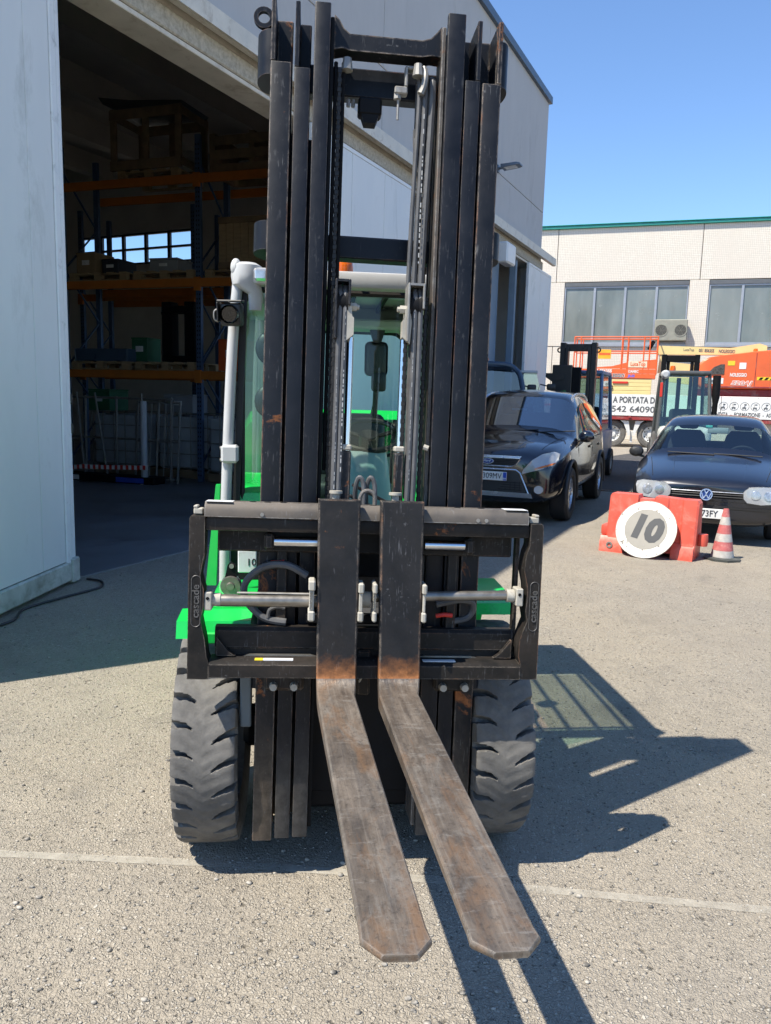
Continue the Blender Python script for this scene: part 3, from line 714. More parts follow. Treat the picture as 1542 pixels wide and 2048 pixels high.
# sheave brackets and lift cylinders
def lift_side(xc, x0, x1, white):
    m = M_CREAM if white else M_BLK
    fr = G(); fr.bb(x0, x0 + .007, -.012, .07, 1.70, 1.876, .002); fr.bb(x1 - .007, x1, -.012, .07, 1.80, 1.876, .002); fr.bb(x0 + .007, x1 - .007, -.010, .07, 1.869, 1.876)
    fr.ob('sheave_bracket', M_ZINC if white else M_BLK, MA)
    G().lathe([(.02, -.016), (.045, -.016), (.040, -.010), (.040, .010), (.045, .016), (.02, .016)], ((x0 + x1) / 2, .035, 1.812), 'x', 24, cap=True).ob('sheave', M_DARK, MA)
    g = G(); g.prism([(x0 - .012, 1.715), (x0 + .012, 1.695), (x0 + .016, 1.76), (x0 + .010, 1.80), (x0 - .004, 1.80), (x0 - .006, 1.77), (x0 - .012, 1.765)] if xc > 0 else
                     [(x1 + .012, 1.715), (x1 - .012, 1.695), (x1 - .016, 1.76), (x1 - .010, 1.80), (x1 + .004, 1.80), (x1 + .006, 1.77), (x1 + .012, 1.765)], 1, .0, .05)
    g.ob('yoke', m if white else M_CREAM, MA)
    xb = x0 - .008 if xc > 0 else x1 + .008
    b_ = G(); b_.cyl((xb - .012, .02, 1.80), (xb + .012, .02, 1.80), .013, 6); b_.cyl((xb - .02 if xc > 0 else xb + .02, .02, 1.80), (xb, .02, 1.80), .008, 8); b_.ob('pivot_bolt', M_CREAM, MA)
    xr = x0 - .004 if xc > 0 else x1 + .004
    G().cyl((xr, .03, 1.36), (xr, .03, 1.71), .011, 14).ob('piston_rod', M_CHROME, MA)
    g = G(); g.bb(xr - .018, xr + .013, .008, .052, 1.17, 1.365, .004); g.ob('lift_cylinder', M_BLKRUST, MA)
    G().bb(xr - .018, xr + .014, .006, .054, 1.366, 1.384, .004).ob('cylinder_cap', M_CREAM, MA)
lift_side(1, .078, .131, True); lift_side(-1, -.141, -.094, False)
G().cyl((.147, .015, 1.385), (.162, .012, 1.38), .009, 8).ob('bolt', M_CREAM, MA)

# ------------------------------------------------------------------ carriage with side shift and fork positioner
CA = mast_empty('carriage')
# side uprights: wavy inner edge
def upright(sx, name='upright'):
    if sx < 0:
        out = [(-.541, .684), (-.541, 1.155), (-.537, 1.163), (-.497, 1.163), (-.497, 1.05)]
        inn = [(-.503, 1.02), (-.508, .99), (-.502, .965), (-.497, .95), (-.497, .90), (-.505, .86), (-.500, .835), (-.492, .80), (-.486, .75), (-.480, .735), (-.480, .684)]
    else:
        out = [(.505, .690), (.503, 1.155), (.499, 1.166), (.463, 1.166), (.463, 1.10), (.455, 1.075)]
        inn = [(.452, 1.06), (.450, 1.02), (.460, .98), (.463, .95), (.460, .90), (.466, .87), (.455, .84), (.446, .81), (.444, .76), (.452, .735), (.452, .690)]
    G().prism(out + inn, 1, -.115, -.045).ob(name, M_CARR, CA)
upright(-1); upright(1)
# black cover plates and gusset fins behind the uprights
for a, b_ in ((.440, .452),):
    G().bb(a, b_, -.045, -.012, .72, 1.12, .003).ob('back_plate', M_CARR, CA)
# top bar: rounded, with notches
tb = G(); prof = [(-.118, 1.162), (-.118, 1.180), (-.112, 1.196), (-.100, 1.205), (-.045, 1.205), (-.040, 1.200), (-.040, 1.162)]
tb.prism(prof, 0, -.499, .455); tb.ob('top_bar', M_BARE, CA)
for x in (-.365, -.322, -.275, .245, .318, -.01): G().cyl((x, -.075, 1.2045), (x, -.075, 1.2062), .010, 12).ob('bar_hole', M_DARK, CA)
G().bb(-.496, -.420, -.112, -.055, 1.2052, 1.2062).ob('sticker', M_STICK, CA); G().bb(.385, .452, -.112, -.055, 1.2052, 1.2062).ob('sticker', M_STICK, CA)
for x in (-.335, .30, .325): G().cyl((x, -.119, 1.172), (x, -.1215, 1.172), .006, 8).ob('grease_nipple', M_ZINC, CA)
G().bb(-.496, .462, -.108, -.040, 1.121, 1.161, .005, 2).ob('front_plate', M_CARR, CA)
for a, b_ in ((-.532, -.505), (.462, .492)):
    g = G(); g.bb(a, b_, -.10, -.06, 1.166, 1.184, .003); g.bb(min(a, b_) if a < 0 else b_ - .012, (min(a, b_) + .012) if a < 0 else b_, -.10, -.06, 1.184, 1.192, .002); g.ob('stop_block', M_CREAM, CA)
G().bb(-.47, .43, -.030, -.006, 1.052, 1.135, .004).ob('upper_beam', M_CARR, CA)
for a, b_ in ((-.30, -.172), (.150, .272)):
    G().cyl((a, -.07, 1.089), (b_, -.07, 1.089), .0155, 18).ob('shift_cylinder', M_CHROME, CA)
    G().bb(a - .03 if a < 0 else b_, a if a < 0 else b_ + .03, -.09, -.03, 1.065, 1.113, .008).ob('cylinder_mount', M_CARR, CA)
# positioner rods and claws
G().cyl((-.462, -.085, .913), (-.06, -.085, .916), .0185, 20).ob('positioner_rod', M_ROD, CA)
G().cyl((-.06, -.085, .930), (.44, -.085, .943), .0150, 20).ob('positioner_rod', M_ROD, CA)
G().bb(-.405, -.19, -.092, -.078, .934, .939, .002).ob('rod_guide', M_ZINC, CA)
for x, z in ((-.486, .915), (.440, .942)):
    g = G(); g.bb(x - .010, x + .012, -.112, -.06, z - .028, z + .026, .003); g.cyl((x + (.012 if x < 0 else -.012), -.085, z), (x + (.035 if x < 0 else -.035), -.085, z), .020, 16); g.ob('rod_mount', M_CREAM, CA)
    G().cyl((x, -.1125, z + .008), (x, -.1135, z + .008), .005, 10).ob('mount_hole', M_DARK, CA)
def claw(x0, x1, z0, z1):
    g = G(); y0, y1 = -.172, -.10
    g.bb(x0, x1, y0, y1, z1 - .030, z1, .004); g.bb(x0 + .003, x1 - .003, y0 + .006, y1, z0 + .030, z1 - .030, .002); g.bb(x0, x1, y0, y1, z0, z0 + .030, .004)
    c_ = g.ob('claw', M_CREAM, CA)
    return c_
claw(-.196, -.1765, .872, .990); claw(-.0525, -.036, .872, .985); claw(-.010, .0025, .872, .985); claw(.134, .148, .872, .985)
for x in (-.1868, -.004):
    text('CASCADE', .0115, 'claw_lettering', M_ROD, CA, face_M((x, -.1665, .931), (0, 0, 1), (-1, 0, 0)), .0003, .0012)
g = G(); g.cyl((-.040, -.10, .925), (-.012, -.10, .925), .024, 16); g.ob('drive_nut', M_CREAM, CA)
for x in (-.519, .484):
    text('cascade', .030, 'embossed_lettering', M_EMB, CA, face_M((x, -.116, .915), (0, 0, 1), (-1, 0, 0)), .0004, .0015, sx=1.05)
    t_ = G(); t_.tube([(x + .013 * sin(a) * (1), -.1155, .915 + (.062 if abs(a) < pi / 2 else -.062) + .013 * cos(a)) for a in [-pi + 2 * pi * i / 24 + .001 for i in range(25)]], .0012, 5, False); t_.ob('logo_border', M_EMB, CA)
# lower beams
G().prism([(-.055, .765), (-.055, .815), (-.045, .826), (-.010, .826), (-.010, .765)], 0, -.47, .44).ob('lower_beam', M_CARR, CA)
G().bb(-.47, .44, -.045, -.012, .715, .764, .004).ob('lower_web', M_CARR, CA)
G().prism([(-.118, .690), (-.118, .728), (-.108, .736), (-.046, .742), (-.046, .690)], 0, -.479, .451).ob('bottom_bar', M_CARR, CA)
for a, b_ in ((-.385, -.165), (.145, .33)):
    G().prism([(a, .7405), (a + .02, .7455), (b_ - .02, .7455), (b_, .7405)], 1, -.060, -.047).ob('wear_strip', M_ROD, CA)
G().bb(-.348, -.324, -.100, -.078, .7375, .7395).ob('warning_sticker', M_YELLOW, CA); G().bb(-.323, -.235, -.100, -.078, .7375, .7395).ob('sticker', M_STICK, CA)
G().bb(.155, .255, -.100, -.078, .7375, .7395).ob('sticker', M_STICK, CA)
for sx, x in ((-1, -.462), (1, .432)):   # welded corner gussets
    G().prism([(x, .744), (x - sx * .055, .744), (x - sx * .035, .757), (x - sx * .018, .778), (x, .80)], 1, -.075, -.057).ob('gusset', M_CARR, CA)
# inner verticals and lower roller brackets
for a, b_ in ((-.292, -.262), (.232, .262)):
    G().bb(a, b_, -.028, -.007, .70, 1.10, .003).ob('inner_plate', M_CARR, CA)
    g = G(); g.bb(a - .03, b_ + .06 if a < 0 else b_ + .06, -.045, -.010, .628, .69, .008); g.ob('roller_bracket', M_CARR, CA)
for x in (-.293, -.231, .228, .296):
    G().cyl((x, -.046, .645), (x, -.066, .645), .013, 10, .011).ob('bolt', M_CREAM, CA)
# chain anchor bolts, ring and hose loops on top
for x in (-.121, .060):
    g = G(); g.cyl((x, -.03, 1.205), (x, -.03, 1.235), .012, 6); g.cyl((x, -.03, 1.235), (x, -.03, 1.243), .020, 12); g.ob('anchor_bolt', M_CREAM, CA)
lo = G(); lo.tube(smooth_path([(-.050, -.07, 1.19), (-.050, -.07, 1.225), (-.043, -.07, 1.242), (-.028, -.07, 1.248), (-.013, -.07, 1.242), (-.006, -.07, 1.225), (-.006, -.07, 1.19)], 4), .006, 8); lo.ob('lifting_ring', M_BARE, CA)
for dx in (0, .034):
    G().tube(smooth_path([(-.058 + dx, .03, 1.18), (-.060 + dx, .01, 1.25), (-.050 + dx, -.005, 1.285), (-.036 + dx, -.005, 1.26), (-.034 + dx, -.01, 1.19)], 5), .0075, 8).ob('hose', M_HOSE, CA)
# hydraulic hoses looping behind the rods
hp = [(-.20, -.05, .985), (-.26, -.045, 1.015), (-.33, -.02, 1.005), (-.385, .0, .955), (-.385, .0, .90), (-.33, -.02, .85), (-.26, -.03, .838)]
G().tube(smooth_path(hp, 6), .0115, 8).ob('hose', M_HOSE, CA)
G().tube(smooth_path([(-.315, -.03, .85), (-.31, -.03, .875), (-.285, -.03, .885), (-.265, -.03, .88)], 5), .006, 8).ob('hose', M_HOSE, CA)
G().tube(smooth_path([(.20, -.03, .90), (.27, -.03, .915), (.315, -.01, .905), (.322, .0, .875), (.30, .0, .85), (.25, -.02, .845)], 6), .0105, 8).ob('hose', M_HOSE, CA)
G().tube([(-.27, -.031, 1.017), (-.31, -.022, 1.013)], .0119, 8).ob('red_hose_mark', M_RED, CA)
G().tube(smooth_path([(.20, -.035, .865), (.225, -.04, .87), (.25, -.04, .868)], 4), .007, 8).ob('red_hose_mark', M_RED, CA)
G().bb(-.20, .155, -.034, -.008, .835, .866, .004).ob('hose_tray', M_DARK, CA)
G().bb(-.04, .0, -.06, -.015, .62, .76, .006).ob('centre_hook', M_CARR, CA)
G().bar((-.035, -.07, .665), (-.015, -.07, .70), .008, .006, .002).ob('cotter_pin', M_CREAM, CA)

# ------------------------------------------------------------------ forks: one mesh each (shank + heel + blade), in the truck's own frame
iF = (Mx.Translation(AX) @ Mx.Rotation(PSI, 4, 'Z')).inverted()
def wpt(p): return iF @ V(p)
def mpt(p): return MASTM @ V(p)
def fork(lab, x0, x1, bl0, br0, bl1, br1, t0, t1):
    """bl0/br0: blade edge points near the heel (world), bl1/br1 near the tip, t0/t1 end corners"""
    st = []
    yb_ = (MASTM.to_3x3() @ V((0, 1, 0)))
    def shank(z, f=0.): 
        st.append((mpt((x0[0] + (x0[1] - x0[0]) * f, -.160, z)), mpt((x1[0] + (x1[1] - x1[0]) * f, -.160, z)), yb_ * .046))
    shank(1.224, 0); shank(1.1, .2); shank(.9, .6); shank(.74, .95); shank(.715, 1)
    L0, R0, L1, R1, T0, T1 = [wpt(p) for p in (bl0, br0, bl1, br1, t0, t1)]
    dn = V((0, 0, -1)); Ls, Rs, n0 = st[-1]
    # heel: blend from shank bottom to blade start
    Lh = L0; Rh = R0
    for k in (.2, .4, .6, .8):
        # quadratic bezier through a corner point
        cL = V((Ls.x, Ls.y - .004, L0.z + .004)); cR = V((Rs.x, Rs.y - .004, R0.z + .004))
        b_ = lambda a, c_, d: a * (1 - k) ** 2 + c_ * 2 * k * (1 - k) + d * k * k
        st.append((b_(Ls, cL, Lh), b_(Rs, cR, Rh), (n0.normalized() * (1 - k) + dn * k).normalized() * .048))
    for k in (0, .15, .3, .5, .7, .85, 1.0):
        st.append((Lh.lerp(L1, k), Rh.lerp(R1, k), dn * (.046 - .031 * k)))
    st.append((L1.lerp(T0, .45) + (L1 - T0).normalized() * .0 + (Lh - Rh).normalized() * .014, R1.lerp(T1, .45) + (Rh - Lh).normalized() * .014, dn * .0145))
    st.append((T0, T1, dn * .012))
    g = G(); ch = .0035; rings = []
    for l, r, t in st:
        a = (r - l).normalized(); tn = t.normalized(); T = t.length
        rings.append([l + a * ch, r - a * ch, r + tn * ch, r + tn * (T - ch), r - a * ch + t, l + a * ch + t, l + tn * (T - ch), l + tn * ch])
    g.loft(rings)
    me = g.mesh('fork', 40)
    o = mk('fork', me, M_FORKS, FK, lab); me.materials.append(M_FORKB)
    zlim = .735
    for p in me.polygons:
        if p.center.z < .712: p.material_index = 1
    return o
fork('fork with dark tip', (-.175, -.166), (-.054, -.0505), (-.179, 2.075, .690), (-.073, 2.085, .690), (-.026, 1.132, .680), (.084, 1.131, .680), (.012, 1.066, .679), (.070, 1.070, .679))
fork('fork with rusty tip', (.005, .017), (.131, .137), (-.005, 2.092, .690), (.108, 2.105, .690), (.149, 1.127, .680), (.259, 1.143, .680), (.185, 1.078, .679), (.243, 1.085, .679))

# ------------------------------------------------------------------ wheels
M_TYRE, nt, b = _new('dusty_solid_tyre'); v = coords(nt)
c = ramp(nt, noise(nt, v, 14, 7, .7), .3, .75, (.076, .072, .067), (.150, .142, .130))
c = mixc(nt, math_(nt, 'MULTIPLY', ramp(nt, noise(nt, v, 5, 6, .7), .45, .7), .6), c, (.23, .215, .19)); nt.links.new(c, b.inputs['Base Color'])
b.inputs['Roughness'].default_value = .75; b.inputs['Specular IOR Level'].default_value = .35
bump(nt, b, noise(nt, v, 160, 5, .75), .5, .003)
M_RIM = pmat('rim_paint', (.42, .43, .42), .5, dirt=(.12, .11, .1), dirt_amt=.5, dscale=9)
def wheel(name, x0, x1, yc, R, parent, lugs=27, rim=.22, lab=None, groove=.034):
    W_ = empty(name, parent, ((x0 + x1) / 2, yc, R)); hw = (x1 - x0) / 2
    g = G(); nu = lugs * (28 if R > .3 else 14); nv = 44 if R > .3 else 28; lg = nu // lugs; prof = []
    for j in range(nv + 1):
        s_ = -1 + 2 * j / nv
        prof.append(s_)
    rows = []
    def sh(s_):                                    # tread blocks sweep round towards the middle
        e_ = abs(s_)
        return (.62 * (1 - e_) ** 1.3 - .62) if s_ > 0 else (.10 * (1 - e_) + .55 * max(0, .55 - e_) - .4025)
    for i in range(nu):
        row = []
        for s_ in prof:
            a = 2 * pi * (i / lg - sh(s_) + .012 * sin(i * .71)) / lugs
            r = R - .006 * abs(s_) ** 14 - .0015 * s_ * s_ - .0012 * (sin(i * .37 + s_ * 9) * sin(i * .113 - s_ * 5))
            edge = abs(s_)
            d = abs(((i / lg + (.5 if s_ > 0 else 0.)) % 1.0) - .5); inner = .30 + .05 * sin(i // lg * 2.3)
            wdt = .105 * (edge - inner) / (1 - inner) + .05 if edge > inner else 0
            if edge > inner and d < wdt:
                q_ = min(1, (wdt - d) / (wdt * .25)); r -= groove * min(1, (edge - inner) / .10) * q_ * q_ * (3 - 2 * q_)
            row.append(g.bm.verts.new((s_ * hw, -r * cos(a), r * sin(a))))
        rows.append(row)
    for i in range(nu):
        for j in range(nv): g.bm.faces.new((rows[i][j], rows[i][j + 1], rows[(i + 1) % nu][j + 1], rows[(i + 1) % nu][j]))
    for sgn in (-1, 1):   # sidewalls
        j = 0 if sgn < 0 else nv; of = 2 * pi * (-sh(float(sgn))) / lugs; ring_in = [g.bm.verts.new((sgn * (hw + .006), -(R - .05) * cos(2 * pi * i / nu + of), (R - .05) * sin(2 * pi * i / nu + of))) for i in range(nu)]
        ring_r = [g.bm.verts.new((sgn * hw * .9, -rim * cos(2 * pi * i / nu + of), rim * sin(2 * pi * i / nu + of))) for i in range(nu)]
        for i in range(nu):
            k = (i + 1) % nu
            g.bm.faces.new((rows[i][j], ring_in[i], ring_in[k], rows[k][j])); g.bm.faces.new((ring_in[i], ring_r[i], ring_r[k], ring_in[k]))
    g.ob('tyre', M_TYRE, W_, 30)
    r_ = G(); sg = -1 if x0 < 0 else 1
    r_.lathe([(rim, -hw * .9), (rim - .01, -hw * .4), (rim - .06, -hw * .2), (.05, -hw * .2), (.05, hw * .2), (rim - .06, hw * .2), (rim - .01, hw * .4), (rim, hw * .9)], (0, 0, 0), 'x', 32); r_.ob('rim', M_RIM, W_)
    nb = G()
    for k in range(8):
        a = k * pi / 4; nb.cyl((sg * hw * .2, .11 * cos(a), .11 * sin(a)), (sg * hw * .35, .11 * cos(a), .11 * sin(a)), .011, 6)
    nb.ob('wheel_nuts', M_ZINC, W_)
    return W_
wheel('wheel', -.59, -.398, .04, .37, FK); wheel('wheel', .355, .545, .04, .37, FK)
wheel('wheel', -.50, -.34, 1.62, .27, FK, 21, .15); wheel('wheel', .30, .46, 1.62, .27, FK, 21, .15)

# ------------------------------------------------------------------ body
g = G(); g.bb(-.33, .29, -.12, .5, .14, .62, .02); g.bb(-.40, .36, .02, .10, .30, .44, .02); g.ob('axle_housing', M_DARK, FK)
g = G(); g.bb(-.36, .32, .2, 1.35, .16, .75, .02); g.ob('chassis', pmat('chassis_black', (.02, .02, .021), .6), FK)
# fenders: folded green plates over the front wheels
for x0, x1, sgn in ((-.592, -.355, -1), (.33, .535, 1)):
    g = G()
    if sgn < 0:
        g.prism([(-.245, .782), (-.225, .832), (-.11, .840), (-.11, .820), (-.212, .812), (-.228, .782)], 0, x0 + .012, x1)
        g.prism([(-.109, .822), (-.109, .844), (.28, .850), (.42, .80), (.50, .62), (.47, .62), (.40, .775), (.27, .825)], 0, -.50, x1)
    else:
        g.prism([(-.05, .80), (-.03, .835), (.02, .845), (.28, .85), (.42, .80), (.50, .62), (.47, .62), (.40, .775), (.27, .825), (.02, .82), (-.02, .812), (-.03, .80)], 0, x0, x1)
    g.ob('fender', M_GREEN, FK)
G().bb(-.50, -.385, -.245, -.16, .765, .800, .004).ob('step_bracket', M_GREEN, FK)
# green side pillars of the front frame
g = G(); g.loft([[(-.552, .24, .83), (-.515, .24, .83), (-.515, .27, .83), (-.552, .27, .83)], [(-.515, .25, 1.20), (-.50, .25, 1.20), (-.50, .28, 1.20), (-.515, .28, 1.20)]]); g.ob('side_frame', M_GREEN, FK)
g = G(); g.prism([(.285, 1.10), (.30, 1.165), (.34, 1.185), (.42, 1.185), (.42, 1.10)], 0, -.45, -.36); g.ob('cowl', M_GREEN, FK)
g = G(); g.prism([(.24, .80), (.285, 1.095), (.42, 1.095), (.42, .80)], 0, -.44, -.36); g.ob('inner_panel', M_DARK, FK)
g = G(); g.prism([(.285, 1.05), (.30, 1.10), (.34, 1.12), (.42, 1.12), (.42, 1.05)], 0, .30, .38); g.ob('cowl', M_GREEN, FK)
g = G(); g.bb(-.36, .30, .30, .42, .62, 1.05, .01); g.ob('firewall', M_DARK, FK)
g = G(); g.bb(-.50, .44, .42, 1.0, .50, .60, .01); g.ob('floor_plate', M_DARK, FK)
# engine hood and counterweight
hd = [(.95, .55), (.95, 1.02), (1.0, 1.08), (1.55, 1.12), (1.60, 1.05), (1.60, .55)]
g = G(); g.prism(hd, 0, -.46, .40); g.ob('hood', M_GREEN, FK)
cwp = [(1.25, .24), (1.25, .62), (1.66, .64), (1.68, 1.40), (1.76, 1.46), (1.95, 1.42), (2.08, 1.24), (2.14, .80), (2.12, .34), (2.05, .24)]
g = G(); rings = []
for x, k in ((-.53, .90), (-.50, .97), (-.42, 1.0), (.36, 1.0), (.44, .97), (.47, .90)):
    cy, cz = 1.75, .7
    rings.append([(x, cy + (y - cy) * k, cz + (z - cz) * k) for y, z in cwp])
g.loft(rings); g.ob('counterweight', M_GREEN, FK)
# cab structure
CB = empty('cab', FK)
def post(pts, r, m=M_WHITE, n=12): G().tube(smooth_path(pts, 4), r, n).ob('post', m, CB)
post([(-.489, .25, .72), (-.479, .25, 1.145), (-.456, .26, 1.68), (-.436, .27, 1.92)], .019)
post([(.448, .25, .72), (.440, .25, 1.145), (.425, .26, 1.68), (.41, .27, 1.92)], .019)
post([(-.46, 1.62, 1.05), (-.45, 1.55, 1.6), (-.43, 1.47, 1.93)], .024); post([(.41, 1.62, 1.05), (.40, 1.55, 1.6), (.39, 1.47, 1.93)], .024)
G().bb(-.492, -.432, .205, .262, 1.283, 1.347, .008).ob('clamp_box', M_WHITE, CB)
for z in (1.292, 1.335): G().cyl((-.497, .23, z), (-.488, .23, z), .006, 8).ob('clamp_bolt', M_ZINC, CB)
# roof: frame, corner caps, bars
rf = G(); rf.bb(-.40, .37, .22, .30, 1.905, 1.962, .012, 2); rf.bb(-.40, .37, 1.44, 1.56, 1.90, 1.985, .015, 2); rf.bb(-.45, -.375, .30, 1.50, 1.90, 1.98, .015, 2); rf.bb(.335, .41, .30, 1.50, 1.90, 1.98, .015, 2)
rf.ob('roof_frame', M_WHITE, CB)
for i in range(5):
    x = -.29 + i * .14; G().bar((x, .28, 1.955), (x + .03, 1.46, 1.965), .018, .025, .004).ob('roof_bar', M_DARK, CB)
G().poly([(-.39, .3, 1.972), (.36, .3, 1.972), (.36, 1.02, 1.98), (-.39, 1.02, 1.98)]).ob('roof_glass', M_RGLASS, CB, 0)
G().bb(-.38, .34, 1.03, 1.46, 1.975, 1.992, .004).ob('roof_plate', M_WHITE, CB)
for sx in (-1, 1):
    x = -.405 if sx < 0 else .372
    g = G(); rr_ = []
    for (dz, k, f_) in ((-.115, .022, .02), (-.06, .026, .03), (-.03, .05, .05), (.0, .055, .055), (.035, .052, .05), (.045, .035, .035)):
        rr_.append([(x + (-.030 if dz < -.04 else 0) * -sx * -1 + k * cos(a), .265 + f_ * sin(a), 1.935 + dz) for a in [2 * pi * i / 16 for i in range(16)]])
    g.loft(rr_); g.ob('corner_cap', M_WHITE, CB)
    g = G(); g.sphere((x - sx * -.036, .25, 1.962), .024, (.8, 1, 1.3), 12); g.ob('corner_tip', M_WHITE, CB)
    G().bb(x + (.028 if sx < 0 else -.085), x + (.085 if sx < 0 else -.028), .205, .235, 1.915, 1.957, .008).ob('marker_lamp', M_LENS, CB)
# windscreen and door glass with black seals
def seal_frame(x0, x1, z0, z1, y0, y1, wd=.022):
    """rounded black rubber frame in a plane that leans from y0 (bottom) to y1 (top)"""
    P_ = []; r = .07
    for cx, cz, a0 in ((x1 - r, z1 - r, 0), (x0 + r, z1 - r, pi / 2), (x0 + r, z0 + r, pi), (x1 - r, z0 + r, 3 * pi / 2)):
        for i in range(5):
            a = a0 + i * pi / 8; P_.append((cx + r * cos(a), cz + r * sin(a)))
    yy = lambda z: y0 + (y1 - y0) * (z - z0) / (z1 - z0)
    o = [(x, yy(z), z) for x, z in P_]
    return o
fr = seal_frame(-.425, .385, .98, 1.90, .30, .33)
G().tube(fr + fr[:2], .011, 6, False).ob('windscreen_seal', M_GASKET, CB)
G().poly(fr).ob('windscreen', M_CGLASS, CB, 0)
G().prism([(-.470, .82), (-.444, .82), (-.405, 1.90), (-.428, 1.90)], 1, .285, .315).ob('a_pillar', M_GASKET, CB)
G().prism([(.395, .82), (.425, .82), (.395, 1.90), (.365, 1.90)], 1, .285, .315).ob('a_pillar', M_GASKET, CB)
rw = seal_frame(-.34, .31, 1.22, 1.86, 1.60, 1.50)
g = G(); outer = [(-.44, 1.62, 1.10), (.40, 1.62, 1.10), (.39, 1.47, 1.92), (-.43, 1.47, 1.92)]
# rear wall around the rear window: four strips
g.poly([(-.44, 1.615, 1.10), (.40, 1.615, 1.10), (.31, 1.60, 1.24), (-.34, 1.60, 1.24)]); g.poly([(-.43, 1.47, 1.92), (-.34, 1.50, 1.85), (.31, 1.50, 1.85), (.39, 1.47, 1.92)])
g.poly([(-.44, 1.615, 1.10), (-.34, 1.60, 1.24), (-.34, 1.50, 1.85), (-.43, 1.47, 1.92)]); g.poly([(.40, 1.615, 1.10), (.39, 1.47, 1.92), (.31, 1.50, 1.85), (.31, 1.60, 1.24)])
g.ob('rear_wall', M_CABIN, CB, 0)
G().tube(rw + rw[:2], .010, 6, False).ob('rear_window_seal', M_GASKET, CB)
G().poly(rw).ob('rear_window', M_CGLASS, CB, 0)
G().bb(-.38, .34, .34, 1.45, 1.885, 1.90, .004).ob('headlining', M_CABIN, CB) if False else None
G().bb(-.38, .34, 1.25, 1.46, 1.86, 1.905, .01).ob('rear_header', M_CABIN, CB)
for x in (-.455, .405):   # door glass on both sides
    G().poly([(x, .36, 1.0), (x, 1.52, 1.12), (x + (.02 if x < 0 else -.02), 1.44, 1.90), (x + (.03 if x < 0 else -.03), .33, 1.90)]).ob('side_window', M_CGLASS, CB, 0)
# steering, console, seat, mirrors
g = G(); rr_ = []
for z, hw_, y0, y1 in ((.95, .115, .42, .56), (1.15, .105, .44, .57), (1.26, .095, .47, .60), (1.315, .085, .49, .60)):
    rr_.append([((.045 + hw_ * cos(a)), (y0 + y1) / 2 + (y1 - y0) / 2 * sin(a), z) for a in [2 * pi * i / 20 for i in range(20)]])
g.loft(rr_); g.ob('steering_column', M_GREYP, CB)
g = G(); cw_ = V((.065, .62, 1.375)); axn = V((0, -.42, .9)).normalized(); ux = V((1, 0, 0)); vy = axn.cross(ux)
g.tube([cw_ + (ux * cos(a) + vy * sin(a)) * .135 for a in [2 * pi * i / 32 for i in range(33)]], .012, 8, False); g.ob('steering_wheel', M_RUBBERK, CB)
g = G(); 
for a in (radians(20), radians(160), radians(270)): g.tube([cw_ - axn * .02, cw_ + (ux * cos(a) + vy * sin(a)) * .13], .010, 6)
g.cyl(cw_ - axn * .05, cw_ + axn * .004, .04, 16); g.ob('wheel_spokes', M_RUBBERK, CB)
g = G(); g.sphere((.17, .60, 1.405), .024, (1, 1, 1), 14); g.cyl((.165, .61, 1.36), (.17, .60, 1.39), .009, 8); g.ob('spinner_knob', M_RUBBERK, CB)
g = G(); g.bb(-.22, .22, .98, 1.36, 1.03, 1.14, .04, 3); g.ob('seat', M_RUBBERK, CB)
g = G(); g.box((.0, 1.40, 1.28), (.42, .10, .34), .045, Mx.Rotation(radians(-10), 3, 'X'), 3); g.ob('backrest', M_RUBBERK, CB)
g = G(); g.box((.150, 1.34, 1.72), (.115, .03, .17), .025, Mx.Rotation(radians(6), 3, 'Z'), 3); g.box((.165, 1.34, 1.61), (.075, .03, .10), .015, None, 2); g.ob('interior_mirror', M_RUBBERK, CB)
g = G(); g.prism([(.115, 1.86), (.19, 1.86), (.172, 1.80), (.135, 1.80)], 1, 1.32, 1.36); g.ob('mirror_foot', M_RUBBERK, CB)
G().tube([(.155, 1.36, 1.57), (.15, 1.40, 1.36), (.148, 1.42, 1.25)], .014, 8).ob('mirror_stalk', M_RUBBERK, CB); G().tube([(.15, 1.40, 1.50), (.10, 1.42, 1.25)], .007, 8).ob('wiper_arm', M_RUBBERK, CB)
for z, y in ((1.72, .75), (1.50, .70)):
    G().sphere((-.345, y, z), .07, (.9, .3, 1), 16).ob('side_mirror', M_RUBBERK, CB)
G().tube(smooth_path([(.24, 1.3, 1.02), (.24, 1.28, 1.3), (.25, 1.3, 1.42)], 4), .012, 8).ob('grab_handle', M_RUBBERK, CB)
# windscreen wiper lying low
G().bar((-.02, .285, 1.205), (.14, .285, 1.125), .012, .012, .002).ob('wiper_arm', M_RUBBERK, CB); G().bar((-.03, .28, 1.165), (.16, .28, 1.07), .020, .012, .003).ob('wiper_blade', M_RUBBERK, CB)
# beacon and work lamp
g = G(); g.lathe([(.0, .075), (.022, .073), (.034, .06), (.038, .035), (.038, .0)], (-.052, .60, 2.0), 'z', 20); g.ob('beacon', M_AMBER, CB)
G().cyl((-.052, .60, 1.981), (-.052, .60, 2.0), .042, 20).ob('beacon_base', M_DARK, CB)
WL = empty('work_lamp', FK, (-.452, .17, 1.795)); WL.scale = (.84, .84, .84); WL.rotation_euler = (.12, 0, -.18)
g = G(); g.box((0, .02, -.002), (.088, .06, .092), .012, None, 2); g.ob('housing', M_RUBBERK, WL)
g = G(); g.bb(-.052, .052, -.022, .03, .046, .056, .003); g.bb(-.052, -.046, -.022, .03, -.03, .046, .002); g.ob('bracket', M_RUBBERK, WL)
g = G(); g.lathe([(.036, -.034), (.038, -.014), (.029, -.018), (.016, -.004), (.0, .0)], (0, -.0, 0), 'y', 24); g.ob('reflector', pmat('dark_reflector', (.12, .12, .12), .15, 1.), WL)
G().sphere((.002, -.010, .002), .010, (1, 1, 1), 10).ob('bulb', M_LENS, WL)
